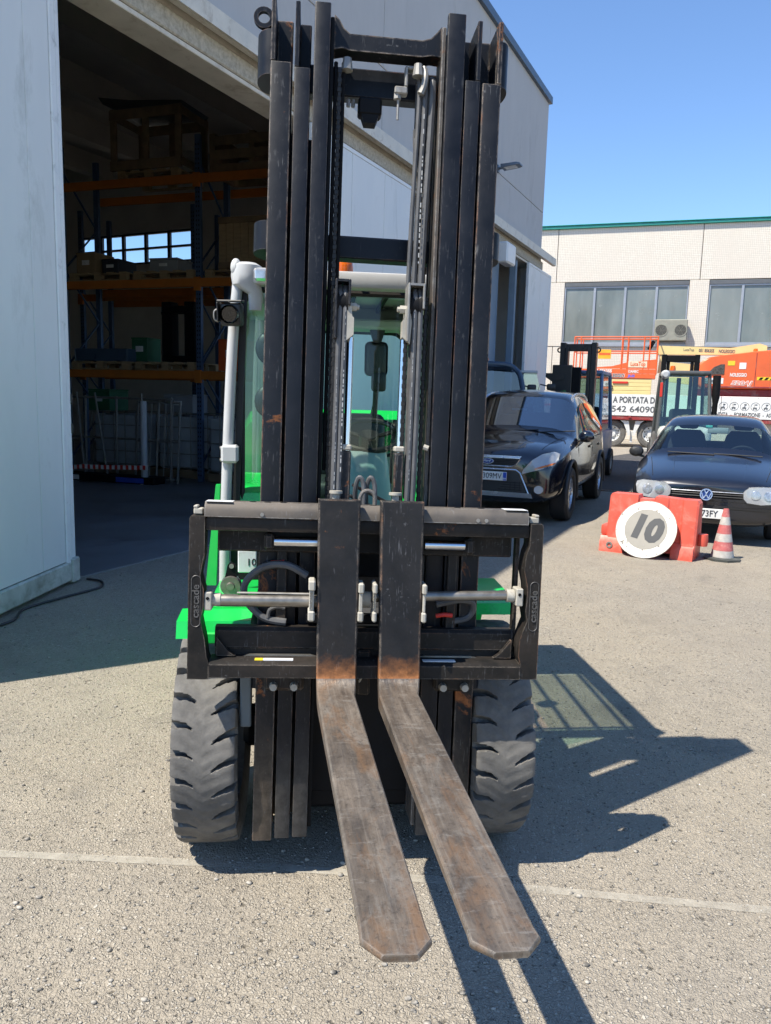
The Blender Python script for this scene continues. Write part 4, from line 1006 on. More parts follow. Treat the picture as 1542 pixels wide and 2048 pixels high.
G().cyl((0, -.024, 0), (0, -.021, 0), .030, 24).ob('lens', glass('lamp_cover', (.35, .35, .35), .02), WL)
G().tube(smooth_path([(-.05, 0, .02), (-.066, -.005, .01), (-.066, -.005, -.02), (-.052, 0, -.03)], 4), .0045, 6).ob('handle', M_ZINC, WL)
# hose reel and plate beside the mast
g = G(); g.lathe([(.0, -.026), (.012, -.026), (.014, -.020), (.032, -.020), (.034, -.014), (.034, .014), (.032, .02), (.0, .02)], (-.435, -.02, .895), 'y', 28); g.ob('hose_reel', M_ROD, FK)
g = G(); g.prism([(-.455, .92), (-.415, .91), (-.42, .965), (-.435, .975), (-.445, .965)], 1, -.03, -.015); g.ob('reel_arm', M_DARK, FK)
G().cyl((-.432, -.034, .962), (-.432, -.028, .962), .008, 10).ob('bolt', M_ZINC, FK)
g = G(); g.bb(-.425, -.36, .12, .126, .905, .985, .003); g.ob('load_plate', M_STICK, FK)
text('10', .035, 'plate_lettering', M_BLACKTXT, FK, face_M((-.378, .119, .942), (1, 0, 0), (0, 0, 1)), .0004, .0005)
G().prism([(-.36, .22), (-.34, .22), (-.345, 1.1), (-.36, 1.1)], 1, -.14, -.12).ob('mast_guard', M_ZINC, FK) if False else None
G().bb(-.385, -.352, -.26, -.235, .50, .72, .004).ob('mud_flap', pmat('flap_grey', (.09, .11, .12), .6), FK)
# tilt cylinders
for x in (-.36, .30): G().cyl((x, .05, .55), (x, .5, .72), .035, 14).ob('tilt_cylinder', M_BLK, FK)
# ================================================================== parked cars
from mathutils.bvhtree import BVHTree
def car_paint(name, c, rough=.25, coat=1., dust=0.):
    m, nt, b = _new(name); v = coords(nt)
    base = ramp(nt, noise(nt, v, 3, 4, .6), .3, .7, [x * .85 for x in c], [x * 1.15 for x in c])
    if dust:
        base = mixc(nt, math_(nt, 'MULTIPLY', ramp(nt, noise(nt, v, 60, 6, .8), .5, .7), dust), base, (.20, .18, .16))
    nt.links.new(base, b.inputs['Base Color']); b.inputs['Roughness'].default_value = rough; b.inputs['Metallic'].default_value = .2
    b.inputs['Coat Weight'].default_value = coat
    nt.links.new(ramp(nt, noise(nt, v, 9, 5, .7), .3, .8, (.02,) * 3, (.05 + .08 * bool(dust),) * 3), b.inputs['Coat Roughness']); return m
M_PBLK = car_paint('black_pearl_paint', (.004, .0055, .013), .2)
M_PNAVY = car_paint('dusty_dark_paint', (.005, .0065, .013), .28, 1., .05)
M_TRIM = pmat('black_trim', (.02, .02, .021), .55)
M_SILV = pmat('silver_trim', (.55, .56, .58), .25, .8)
M_CARGL = glass('car_glass', (.74, .88, .86), .10)
M_CARGLD = glass('dark_car_glass', (.32, .40, .48), .34)
M_HEADL = glass('headlamp_cover', (.92, .93, .94), .06)
M_REFL = pmat('headlamp_bowl', (.44, .45, .46), .30, .0, var=.08, vscale=6)
M_LUNIT = pmat('lamp_reflector', (.50, .51, .53), .22, .5, var=.3, vscale=30)
M_SEATF = pmat('seat_cloth', (.016, .018, .024), .9)
M_ORNG = pmat('orange_lens', (.60, .16, .03), .25)
M_PLATE = pmat('number_plate', (.68, .68, .66), .45)
M_PLBLUE = pmat('plate_blue', (.02, .07, .42), .45)
M_CTYRE = pmat('car_tyre', (.022, .022, .023), .75, bmp=.4, bscale=90)
M_WELL = pmat('wheel_well', (.008, .008, .008), .9)
M_BADGE = pmat('badge_blue', (.01, .03, .15), .3)

def car_shell(stations, windows, mats, root, arches, name='body'):
    """closed cage from half sections, smoothed; windows = {(st, seg): slot}; faces of each slot become their own part"""
    bm = bmesh.new(); K = len(stations[0][1]); rings = []
    for y, sec in stations:
        full = [(x, z) for x, z in sec] + [(-x, z) for x, z in sec[:-1]][::-1]
        rings.append([bm.verts.new((x, y, z)) for x, z in full])
    n = len(rings[0])
    for i in range(len(rings) - 1):
        for j in range(n):
            f = bm.faces.new((rings[i][j], rings[i][(j + 1) % n], rings[i + 1][(j + 1) % n], rings[i + 1][j]))
            seg = j if j < K - 1 else (n - 2 - j)
            f.material_index = windows.get((i, seg), 0) if j < n - 1 else 0
    cl = bm.edges.layers.float.new('crease_edge')
    def cre(a, b_, k):
        e_ = bm.edges.get((a, b_))
        if e_: e_[cl] = max(e_[cl], k)
    for i in range(len(rings) - 1):
        for j, k in ((3, .55), (4, .45), (5, .35), (1, .3)):
            cre(rings[i][j], rings[i + 1][j], k); cre(rings[i][n - 1 - j], rings[i + 1][n - 1 - j], k)
    for i in (1, 5, 6, 11, 12):
        for j in range(n - 1): cre(rings[i][j], rings[i][j + 1], .45 if 3 <= j < n - 4 or i == 1 else 0)
    # end caps: strips across
    for R_ in (rings[0], rings[-1]):
        for j in range(K - 1):
            a, b_, c_, d = R_[j], R_[j + 1], R_[n - 2 - j] if j < K - 2 else None, R_[n - 1 - j]
            try: bm.faces.new((a, b_, c_, d) if c_ is not None else (a, b_, d))
            except Exception: pass
    bmesh.ops.recalc_face_normals(bm, faces=bm.faces)
    me = bpy.data.meshes.new(name); bm.to_mesh(me); bm.free()
    for m in mats: me.materials.append(m)
    o = bpy.data.objects.new(name, me); COL.objects.link(o)
    sm = o.modifiers.new('s', 'SUBSURF'); sm.levels = 2; sm.render_levels = 2
    cut = []
    for y, z, r, xi in arches:
        for sx in (-1, 1):
            g = G(); g.cyl((sx * xi, y, z), (sx * 1.2, y, z), r, 32); cm = g.mesh('cut', 0)
            for m in mats: cm.materials.append(m)
            for p in cm.polygons: p.material_index = len(mats) - 1
            co = bpy.data.objects.new('cut', cm); COL.objects.link(co); cut.append(co)
            bo = o.modifiers.new('b', 'BOOLEAN'); bo.operation = 'DIFFERENCE'; bo.object = co; bo.solver = 'EXACT'
    dg_ = bpy.context.evaluated_depsgraph_get(); dg_.update()
    full = bpy.data.meshes.new_from_object(o.evaluated_get(dg_))
    for c_ in cut: bpy.data.objects.remove(c_)
    bpy.data.objects.remove(o)
    bvh = BVHTree.FromPolygons([v.co.copy() for v in full.vertices], [list(p.vertices) for p in full.polygons])
    return full, bvh
def split_parts(full, names, mats, root):
    """one object per slot and per connected island of windows"""
    out = []
    for slot, nm in enumerate(names):
        polys = [p for p in full.polygons if p.material_index == slot]
        if not polys: continue
        groups = [polys]
        if nm not in ('body', 'wheel_well'):
            par = {}
            def find(a):
                while par[a] != a: par[a] = par[par[a]]; a = par[a]
                return a
            for p in polys:
                for v_ in p.vertices: par.setdefault(v_, v_)
                r0 = find(p.vertices[0])
                for v_ in p.vertices[1:]: par[find(v_)] = r0
            d = {}
            for p in polys: d.setdefault(find(p.vertices[0]), []).append(p)
            groups = list(d.values())
        for gp in groups:
            ids = {}; vs_ = []; fs_ = []
            for p in gp:
                f = []
                for v_ in p.vertices:
                    if v_ not in ids: ids[v_] = len(vs_); vs_.append(full.vertices[v_].co.copy())
                    f.append(ids[v_])
                fs_.append(f)
            me = bpy.data.meshes.new(nm); me.from_pydata(vs_, [], fs_)
            for p in me.polygons: p.use_smooth = True
            me.set_sharp_from_angle(angle=radians(38))
            out.append(mk(nm, me, mats[slot], root))
    return out
def patch(bvh, outline, name, mat, parent, off=.006, depth=.02, cuts=3, smooth=50, axis='y'):
    """outline (u,z) seen from the front (or the side) laid onto the shell, with a little depth"""
    bm = bmesh.new()
    f = bm.faces.new([bm.verts.new((u, 0, z)) for u, z in outline])
    bmesh.ops.triangulate(bm, faces=[f])
    bmesh.ops.subdivide_edges(bm, edges=bm.edges[:], cuts=cuts + 3, use_grid_fill=True)
    last = 0.
    for v_ in bm.verts:
        u, z = v_.co.x, v_.co.z
        if axis == 'y':
            for k in range(14):
                h = bvh.ray_cast(V((u, -3, z)), V((0, 1, 0)))
                if h[0] is not None and h[0].y < 1.2: break
                z += .012; u *= .985
            y = h[0].y if h[0] is not None else last
            last = y; v_.co = V((u, y - off, z))
        else:
            sg = axis; h = bvh.ray_cast(V((sg * 3, u, z)), V((-sg, 0, 0)))
            x = h[0].x if h[0] is not None else last
            last = x; v_.co = V((x + sg * off, u, z))
    for _ in range(10): bmesh.ops.smooth_vert(bm, verts=bm.verts[:], factor=.5, use_axis_x=(axis != 'y'), use_axis_y=(axis == 'y'), use_axis_z=False)
    if depth:
        be = [e for e in bm.edges if len(e.link_faces) == 1]
        r = bmesh.ops.extrude_edge_only(bm, edges=be)
        for v_ in [q for q in r['geom'] if isinstance(q, bmesh.types.BMVert)]:
            if axis == 'y': v_.co.y += depth
            else: v_.co.x -= axis * depth
    bmesh.ops.recalc_face_normals(bm, faces=bm.faces)
    me = bpy.data.meshes.new(name); bm.to_mesh(me); bm.free()
    for p in me.polygons: p.use_smooth = True
    me.set_sharp_from_angle(angle=radians(smooth))
    return mk(name, me, mat, parent)
def front_strip(bvh, pts, r, name, mat, parent, off=.008):
    P_ = []
    for u, z in pts:
        h = bvh.ray_cast(V((u, -3, z)), V((0, 1, 0))); P_.append((u, (h[0].y if h[0] is not None else .1) - off, z))
    return G().tube(P_, r, 6).ob(name, mat, parent)
def car_wheel(root, x, y, R, wd, sx, spokes=5, rimc=None):
    W_ = empty('wheel', root, (x, y, R))
    h = wd / 2
    g = G(); g.lathe([(R * .64, -h * .8), (R * .70, -h), (R * .92, -h), (R, -h * .72), (R, h * .72), (R * .92, h), (R * .70, h), (R * .64, h * .8)], (0, 0, 0), 'x', 40); g.ob('tyre', M_CTYRE, W_)
    g = G(); rm = R * .65; s_ = sx
    g.lathe([(rm, -h * .75), (rm * .96, s_ * h * .1), (rm, s_ * h * .78), (rm * .95, s_ * h * .8), (rm * .92, s_ * h * .5), (rm * .9, 0)], (0, 0, 0), 'x', 36)
    for k in range(spokes):
        a = 2 * pi * k / spokes
        for da in (-.13, .13):
            g.bar((s_ * h * .55, rm * .15 * cos(a), rm * .15 * sin(a)), (s_ * h * .62, rm * .93 * cos(a + da), rm * .93 * sin(a + da)), .03, .025, .004, (1, 0, 0))
    g.cyl((s_ * h * .2, 0, 0), (s_ * h * .68, 0, 0), rm * .2, 16); g.ob('rim', rimc or M_SILV, W_)
    G().cyl((-s_ * h * .1, 0, 0), (s_ * h * .05, 0, 0), rm * .9, 24).ob('brake_disc', M_WELL, W_)
    return W_
def seat(root, x, y, z):
    s_ = empty('front_seat', root, (x, y, z))
    G().box((0, -.1, -.12), (.48, .5, .14), .05, None, 2).ob('cushion', M_SEATF, s_)
    g = G(); g.loft([[(cx * w_ / 2, yy + cy * .05, zz) for cx, cy in ((-1, -1), (-.8, -1.3), (.8, -1.3), (1, -1), (1, 1), (-1, 1))] for zz, yy, w_ in ((-.1, .12, .46), (.1, .16, .50), (.35, .22, .50), (.5, .26, .42), (.56, .275, .30))]); g.ob('seat_back', M_SEATF, s_)
    G().box((0, .285, .66), (.26, .10, .18), .05, None, 3).ob('headrest', M_SEATF, s_)
def mirror(root, x, y, z, sx, mat, sc=1.):
    m_ = empty('door_mirror', root, (x, y, z))
    g = G(); rr_ = []
    for k, (dy, rx, rz_) in enumerate(((-.05, .05, .045), (-.035, .085, .065), (.0, .10, .078), (.06, .10, .078), (.065, .09, .07))):
        rr_.append([(sx * .07 * sc + rx * sc * cos(a), dy, rz_ * sc * sin(a) + .01) for a in [2 * pi * i / 16 for i in range(16)]])
    g.loft(rr_); g.ob('mirror_housing', mat, m_)
    G().bar((-sx * .06, .02, -.06), (sx * .05, .02, -.035), .05, .03, .008).ob('mirror_arm', M_TRIM, m_)
    return m_
def steering(root, c_, R_=.18):
    cw_ = V(c_); an = V((0, .75, .66)).normalized(); ux = V((1, 0, 0)); vy = an.cross(ux)
    g = G(); g.tube([cw_ + (ux * cos(a) + vy * sin(a)) * R_ for a in [2 * pi * i / 28 for i in range(29)]], .014, 8, False)
    for a in (0, pi, 3 * pi / 2): g.tube([cw_, cw_ + (ux * cos(a) + vy * sin(a)) * R_], .016, 6)
    g.cyl(cw_ - an * .04, cw_ + an * .02, .06, 14); g.ob('steering_wheel', M_SEATF, root)

# ---- black crossover
KD = radians(23)
SUV = thing('parked_car', 'glossy black crossover car with silver roof rails parked beside warehouse', 'car', (1.25, 9.62, 0), -KD, 'cars parked in the yard')
lo_ = [(.86, .24), (.905, .45), (.92, .70)]
st = [(.03, [(0.540, 0.320), (0.600, 0.420), (0.620, 0.560), (0.600, 0.700), (0.500, 0.790), (0.340, 0.830), (0.170, 0.850), (0.000, 0.855)]),
      (.10, [(0.700, 0.270), (0.760, 0.400), (0.780, 0.580), (0.740, 0.760), (0.600, 0.860), (0.430, 0.905), (0.220, 0.925), (0.000, 0.930)]),
      (.34, [(0.820, 0.240), (0.870, 0.420), (0.885, 0.620), (0.860, 0.850), (0.720, 0.965), (0.500, 1.005), (0.250, 1.020), (0.000, 1.025)]),
      (.90, [(0.860, 0.240), (0.900, 0.450), (0.915, 0.680), (0.895, 0.930), (0.760, 1.035), (0.520, 1.070), (0.260, 1.085), (0.000, 1.090)]),
      (1.28, lo_ + [(0.890, 0.980), (0.780, 1.065), (0.540, 1.100), (0.270, 1.120), (0.000, 1.125)]),
      (1.40, lo_ + [(0.885, 1.000), (0.775, 1.100), (0.560, 1.174), (0.280, 1.197), (0.000, 1.203)]),
      (1.98, lo_ + [(0.880, 1.040), (0.735, 1.470), (0.600, 1.600), (0.300, 1.630), (0.000, 1.635)]),
      (2.22, lo_ + [(0.880, 1.050), (0.720, 1.545), (0.600, 1.675), (0.300, 1.710), (0.000, 1.715)]),
      (2.62, lo_ + [(0.880, 1.060), (0.715, 1.565), (0.600, 1.695), (0.300, 1.730), (0.000, 1.737)]),
      (2.74, lo_ + [(0.880, 1.065), (0.715, 1.565), (0.600, 1.695), (0.300, 1.733), (0.000, 1.740)]),
      (3.35, lo_ + [(0.880, 1.100), (0.700, 1.555), (0.585, 1.685), (0.300, 1.725), (0.000, 1.735)]),
      (3.95, [(0.850, 0.280), (0.895, 0.470), (0.910, 0.720), (0.860, 1.150), (0.670, 1.505), (0.550, 1.625), (0.280, 1.665), (0.000, 1.675)]),
      (4.22, [(0.800, 0.300), (0.860, 0.480), (0.875, 0.740), (0.820, 1.120), (0.660, 1.280), (0.500, 1.351), (0.260, 1.375), (0.000, 1.381)]),
      (4.40, [(0.740, 0.340), (0.800, 0.480), (0.810, 0.700), (0.760, 0.920), (0.580, 1.000), (0.420, 1.020), (0.200, 1.030), (0.000, 1.030)])]
kw = {}
for sg in (4, 5, 6): kw[(5, sg)] = 1; kw[(11, sg)] = 3
for i in (6, 7, 8): kw[(i, 3)] = 2
for i in (9, 10): kw[(i, 3)] = 2
mats = [M_PBLK, M_CARGLD, M_CARGLD, M_CARGLD, M_WELL]
full, kb_ = car_shell(st, kw, mats, SUV, [(.92, .36, .42, .52), (3.61, .36, .42, .52)])
split_parts(full, ['body', 'windscreen', 'side_window', 'rear_window', 'wheel_well'], mats, SUV)
for y in (.92, 3.61):
    for sx in (-1, 1):
        car_wheel(SUV, sx * .80, y, .355, .235, sx)
        G().tube([(sx * .912, y - .43 * cos(a), .36 + .43 * sin(a)) for a in [-.25 + (pi + .5) * i / 20 for i in range(21)]], .022, 6).ob('arch_trim', M_TRIM, SUV)
for sx in (-1, 1):
    ol = [(sx * u, z) for u, z in ((.44, .655), (.47, .72), (.56, .83), (.66, .905), (.76, .93), (.825, .90), (.835, .83), (.80, .765), (.66, .72))]
    patch(kb_, ol, 'headlamp_bowl', M_REFL, SUV, .030, .06); patch(kb_, ol, 'headlight', M_HEADL, SUV, .042, .07)
    patch(kb_, [(sx * u, z) for u, z in ((.60, .715), (.79, .775), (.82, .80), (.80, .80), (.60, .74))], 'indicator_lens', M_ORNG, SUV, .036, .01)
    patch(kb_, [(sx * (.655 + .055 * cos(a)), .47 + .05 * sin(a)) for a in [2 * pi * i / 16 for i in range(16)]], 'fog_lamp', M_REFL, SUV, .012, .02)
    patch(kb_, [(sx * u, z) for u, z in ((.52, .27), (.70, .30), (.70, .36), (.55, .33))], 'bumper_corner', M_TRIM, SUV, .004, .01)
    G().tube(smooth_path([(sx * .655, 2.02, 1.475), (sx * .65, 2.08, 1.56), (sx * .64, 2.2, 1.625), (sx * .63, 2.6, 1.675), (sx * .62, 3.2, 1.67), (sx * .61, 3.6, 1.62), (sx * .61, 3.72, 1.555)], 5), .022, 8).ob('roof_rail', M_SILV, SUV)
    mirror(SUV, sx * .90, 1.52, 1.08, sx, M_PBLK, 1.05)
    patch(kb_, [(1.42, .955), (2.0, 1.01), (3.5, 1.055), (3.5, 1.075), (2.0, 1.03), (1.42, .975)], 'window_trim', M_TRIM, SUV, .004, .004, axis=sx)
    for y in (2.35, 3.25): patch(kb_, [(y, .90), (y + .2, .91), (y + .2, .94), (y, .93)], 'door_handle', M_PBLK, SUV, .022, .02, axis=sx)
    for y in (1.42, 2.66, 3.72): patch(kb_, [(y, .40), (y + .010, .40), (y + .010, 1.0), (y, 1.0)], 'door_gap', M_WELL, SUV, .001, 0, axis=sx)
patch(kb_, [(-.40, .835), (.40, .835), (.335, .745), (-.335, .745)], 'grille', M_TRIM, SUV, .004, .01)
for z in (.772, .795, .815): front_strip(kb_, [(u / 10 * .36, z) for u in range(-10, 11)], .004, 'grille_bar', M_WELL, SUV, .008)
patch(kb_, [(-.43, .872), (.43, .872), (.405, .838), (-.405, .838)], 'chrome_bar', M_SILV, SUV, .014, .016)
front_strip(kb_, [(-.41, .835), (-.36, .765), (-.32, .745)] + [(u / 10 * .32, .742) for u in range(-9, 10)] + [(.32, .745), (.36, .765), (.41, .835)], .007, 'chrome_strip', M_SILV, SUV, .010)
patch(kb_, [(-.36, .685), (.36, .685), (.40, .66), (.50, .43), (-.50, .43), (-.40, .66)], 'lower_grille', M_TRIM, SUV, .004, .01)
mesh_g = G()
for z in [.45 + .03 * k for k in range(4)]: mesh_g.bb(-.45, .45, -.012, -.006, z, z + .006)
for x in [-.42 + .06 * k for k in range(15)]: mesh_g.bb(x, x + .006, -.011, -.005, .445, .56)
mo = mesh_g.ob('grille_mesh', M_WELL, SUV); mo.location = (0, .045, 0)
front_strip(kb_, [(-.535, .41), (-.42, .665), (-.37, .70)] + [(u / 10 * .36, .702) for u in range(-9, 10)] + [(.37, .70), (.42, .665), (.535, .41)], .011, 'bumper_frame', M_SILV, SUV, .010)
patch(kb_, [(-.56, .42), (.56, .42), (.59, .36), (-.59, .36)], 'skid_plate', M_SILV, SUV, .010, .02)
yb0 = kb_.ray_cast(V((0, -3, .62)), V((0, 1, 0)))[0].y - .022
KP = empty('number_plate', SUV, (0, yb0, .615))
G().box((0, 0, 0), (.52, .012, .11), .004).ob('plate', M_PLATE, KP)
G().bb(.215, .258, -.0085, -.0065, -.05, .05).ob('blue_band', M_PLBLUE, KP)
text('309MV', .098, 'plate_lettering', M_BLACKTXT, KP, face_M((.075, -.0085, -.002), (1, 0, 0), (0, 0, 1)), .0, .0008, fit=.24)
text('BA', .034, 'plate_lettering', M_PLATE, KP, face_M((.236, -.010, -.028), (1, 0, 0), (0, 0, 1)), .0005, .0008)
yb1 = kb_.ray_cast(V((0, -3, .80)), V((0, 1, 0)))[0].y - .02
BG = empty('badge', SUV, (0, yb1, .797)); BG.rotation_euler = (radians(-18), 0, 0)
for rx, rz_, y, m in ((.085, .036, .0, M_SILV), (.077, .030, -.006, M_BADGE)):
    g = G(); g.loft([[(rx * cos(2 * pi * i / 32), y + d, rz_ * sin(2 * pi * i / 32)) for i in range(32)] for d in (-.004, .008)]); g.ob('oval', m, BG)
text('Ford', .046, 'badge_lettering', M_SILV, BG, face_M((0, -.0115, .002), (1, 0, 0), (0, 0, 1)), .0006, .0012, shear=.35)
G().box((0, 1.62, 1.02), (1.5, .45, .18), .06, None, 2).ob('dashboard', M_SEATF, SUV); steering(SUV, (.36, 1.92, 1.06)); seat(SUV, .37, 2.3, .78); seat(SUV, -.37, 2.3, .78)
G().box((.02, 1.88, 1.44), (.24, .03, .075), .015, None, 2).ob('interior_mirror', M_SEATF, SUV)
G().bb(-.16, .06, 1.80, 1.82, 1.42, 1.45, .004).ob('toll_badge', pmat('pale_blue_badge', (.25, .55, .75), .4), SUV)
G().tube([(.03, 2.55, 1.68), (.03, 2.72, 1.80)], .004, 6).ob('antenna', M_TRIM, SUV)
for s_, x0 in ((1, -.15), (1, .35)): G().bar((x0, 1.29, 1.135), (x0 + .5, 1.33, 1.165), .02, .015, .004).ob('wiper', M_TRIM, SUV)

def top_strip(bvh, pts, r, name, mat, parent, off=.0):
    P_ = []
    for u, y in pts:
        h = bvh.ray_cast(V((u, y, 4)), V((0, 0, -1))); P_.append((u, y, (h[0].z if h[0] is not None else .8) + off))
    return G().tube(P_, r, 5).ob(name, mat, parent)
for sx in (-1, 1): top_strip(kb_, [(sx * (.62 + .10 * k / 12), .30 + k * .078) for k in range(13)], .004, 'bonnet_gap', M_WELL, SUV)
for sx in (-1, 1): top_strip(kb_, [(sx * (.34 + .10 * k / 12), .22 + k * .08) for k in range(13)], .006, 'bonnet_crease', M_PBLK, SUV, -.002)
# ---- dark hatchback
GD = radians(24)
HB = thing('parked_car', 'dusty dark hatchback seen head on behind the red barrier', 'car', (3.58, 8.55, 0), -GD, 'cars parked in the yard')
l2 = [(.80, .20), (.85, .38), (.868, .60)]
st = [(.02, [(.52, .24), (.60, .34), (.62, .46), (.60, .56), (.52, .62), (.36, .645), (.18, .655), (0, .66)]),
      (.09, [(.68, .21), (.75, .33), (.77, .47), (.74, .60), (.62, .675), (.43, .71), (.22, .72), (0, .725)]),
      (.30, [(.78, .19), (.825, .35), (.84, .52), (.81, .68), (.67, .75), (.48, .785), (.24, .80), (0, .805)]),
      (.84, [(.80, .20), (.85, .38), (.866, .58), (.84, .78), (.70, .855), (.50, .885), (.25, .90), (0, .905)]),
      (1.08, l2 + [(.84, .83), (.72, .895), (.52, .925), (.26, .94), (0, .945)]),
      (1.20, l2 + [(.835, .855), (.715, .945), (.54, 1.0), (.27, 1.02), (0, 1.025)]),
      (1.66, l2 + [(.83, .88), (.665, 1.19), (.56, 1.285), (.29, 1.312), (0, 1.318)]),
      (1.92, l2 + [(.83, .885), (.635, 1.27), (.545, 1.388), (.28, 1.415), (0, 1.42)]),
      (2.30, l2 + [(.83, .89), (.62, 1.29), (.525, 1.41), (.27, 1.435), (0, 1.44)]),
      (2.42, l2 + [(.83, .89), (.62, 1.29), (.525, 1.41), (.27, 1.435), (0, 1.44)]),
      (3.15, l2 + [(.82, .90), (.61, 1.26), (.51, 1.37), (.27, 1.395), (0, 1.40)]),
      (3.42, [(.79, .22), (.84, .40), (.855, .60), (.81, .91), (.60, 1.22), (.50, 1.32), (.26, 1.345), (0, 1.35)]),
      (3.88, [(.77, .25), (.82, .42), (.835, .62), (.79, .90), (.62, .98), (.48, 1.0), (.25, 1.01), (0, 1.015)]),
      (4.10, [(.70, .28), (.77, .42), (.78, .58), (.74, .74), (.55, .80), (.40, .82), (.2, .83), (0, .83)])]
mats = [M_PNAVY, M_CARGL, M_CARGL, M_CARGL, M_WELL]
full, hb_ = car_shell(st, {**{(5, k): 1 for k in (4, 5, 6)}, **{(11, k): 3 for k in (4, 5, 6)}, **{(i, 3): 2 for i in (6, 7, 9)}}, mats, HB, [(.86, .30, .345, .5), (3.37, .30, .345, .5)])
split_parts(full, ['body', 'windscreen', 'side_window', 'rear_window', 'wheel_well'], mats, HB)
for y in (.86, 3.37):
    for sx in (-1, 1): car_wheel(HB, sx * .75, y, .30, .2, sx, 7)
for sx in (-1, 1):
    ol = [(sx * u, z) for u, z in ((.375, .615), (.380, .545), (.42, .50), (.56, .485), (.69, .50), (.755, .54), (.775, .61), (.765, .655), (.70, .68), (.56, .68), (.43, .67))]
    patch(hb_, ol, 'headlamp_bowl', M_REFL, HB, .024, .05); patch(hb_, ol, 'headlight', M_HEADL, HB, .036, .06)
    for u, r_ in ((.50, .050), (.635, .055)):
        patch(hb_, [(sx * (u + r_ * cos(a)), .588 + r_ * sin(a)) for a in [2 * pi * i / 16 for i in range(16)]], 'lamp_unit', M_LUNIT, HB, .029, .008, 2)
    mirror(HB, sx * .86, 1.32, .93, sx, M_TRIM, .9)
    patch(hb_, [(sx * u, z) for u, z in ((.32, .20), (.62, .22), (.62, .29), (.34, .29))], 'lower_vent', M_WELL, HB, .003, .01)
patch(hb_, [(-.385, .605), (.385, .605), (.37, .525), (-.37, .525)], 'grille', M_WELL, HB, .002, .008)
for z in (.545, .572, .598): front_strip(hb_, [(u / 10 * .375, z) for u in range(-10, 11)], .0055, 'grille_bar', M_TRIM if z < .59 else M_SILV, HB, .006)
front_strip(hb_, [(u / 12 * .74, .495) for u in range(-12, 13)], .003, 'bumper_gap', M_WELL, HB, .001)
patch(hb_, [(-.70, .445), (.70, .445), (.72, .405), (-.72, .405)], 'bumper_strip', M_TRIM, HB, .012, .016)
patch(hb_, [(-.30, .285), (.30, .285), (.28, .20), (-.28, .20)], 'lower_grille', M_WELL, HB, .003, .008)
yb0 = hb_.ray_cast(V((0, -3, .36)), V((0, 1, 0)))[0].y - .03
HP = empty('number_plate', HB, (.02, yb0, .355))
G().box((0, 0, 0), (.36, .012, .11), .004).ob('plate', M_PLATE, HP)
text('673FY', .10, 'plate_lettering', M_BLACKTXT, HP, face_M((.01, -.0085, -.002), (1, 0, 0), (0, 0, 1)), .0006, .0008, sx=.82)
yb1 = hb_.ray_cast(V((0, -3, .565)), V((0, 1, 0)))[0].y - .03
VB = empty('badge', HB, (0, yb1, .565)); VB.rotation_euler = (radians(-12), 0, 0)
G().cyl((0, .012, 0), (0, .0, 0), .066, 32).ob('badge_disc', M_BADGE, VB)
G().lathe([(.066, -.002), (.066, -.010), (.055, -.010), (.055, -.002)], (0, 0, 0), 'y', 32).ob('badge_ring', M_SILV, VB)
g = G()
for pts in ([(-.022, .052), (0, .006), (.022, .052)], [(-.051, .022), (-.026, -.044), (0, .002), (.026, -.044), (.051, .022)]):
    for a, b_ in zip(pts, pts[1:]): g.bar((a[0], -.006, a[1]), (b_[0], -.006, b_[1]), .011, .008, .001, (0, 1, 0))
g.ob('badge_letters', M_SILV, VB)
G().box((0, 1.42, .87), (1.4, .42, .16), .06, None, 2).ob('dashboard', pmat('dusty_dash', (.06, .065, .07), .8), HB); steering(HB, (.35, 1.66, .92), .17)
seat(HB, .35, 2.05, .66); seat(HB, -.35, 2.05, .66)
G().box((0, 3.1, .88), (1.2, .3, .3), .08, None, 2).ob('rear_bench', M_SEATF, HB)
G().box((.04, 1.66, 1.235), (.25, .03, .075), .012, None, 2).ob('interior_mirror', pmat('mirror_grey', (.3, .33, .34), .3), HB)
G().bb(-.11, -.03, 1.64, 1.65, 1.27, 1.30, .003).ob('toll_badge', pmat('teal_badge', (.10, .50, .45), .4), HB)
g = G(); g.bb(-.13, -.02, 1.30, 1.34, .955, 1.005, .005); g.bb(.0, .11, 1.30, 1.34, .955, 1.005, .005); g.bb(-.14, .12, 1.29, 1.345, .947, .956); g.ob('cup_holder', pmat('alu_cup', (.35, .38, .38), .3, .6), HB)
for x0, dx in ((-.52, .55), (.02, .55)): G().bar((x0, 1.10, .965), (x0 + dx, 1.06, .955), .02, .014, .004).ob('wiper', M_TRIM, HB)
for sx in (-1, 1):
    top_strip(hb_, [(sx * (.60 + .10 * k / 12), .22 + k * .068) for k in range(13)], .004, 'bonnet_gap', M_WELL, HB); top_strip(hb_, [(sx * (.37 + .05 * k / 12), .16 + k * .072) for k in range(13)], .004, 'bonnet_crease', M_PNAVY, HB, -.001)
    front_strip(hb_, [(sx * .42, .73), (sx * .43, .76), (sx * .44, .80)], .002, 'bonnet_crease', M_WELL, HB, .0) if False else None

# ================================================================== barrier, speed sign, cone
BR = thing('road_barrier', 'red plastic road barrier block in front of dark hatchback', 'barrier', (2.36, 8.19, 0), atan2(7.68 - 8.19, 3.19 - 2.36))
M_BAR = pmat('faded_red_plastic', (.62, .095, .06), .42, var=.12, vscale=4, dirt=(.66, .26, .20), dirt_amt=.5, dscale=5)
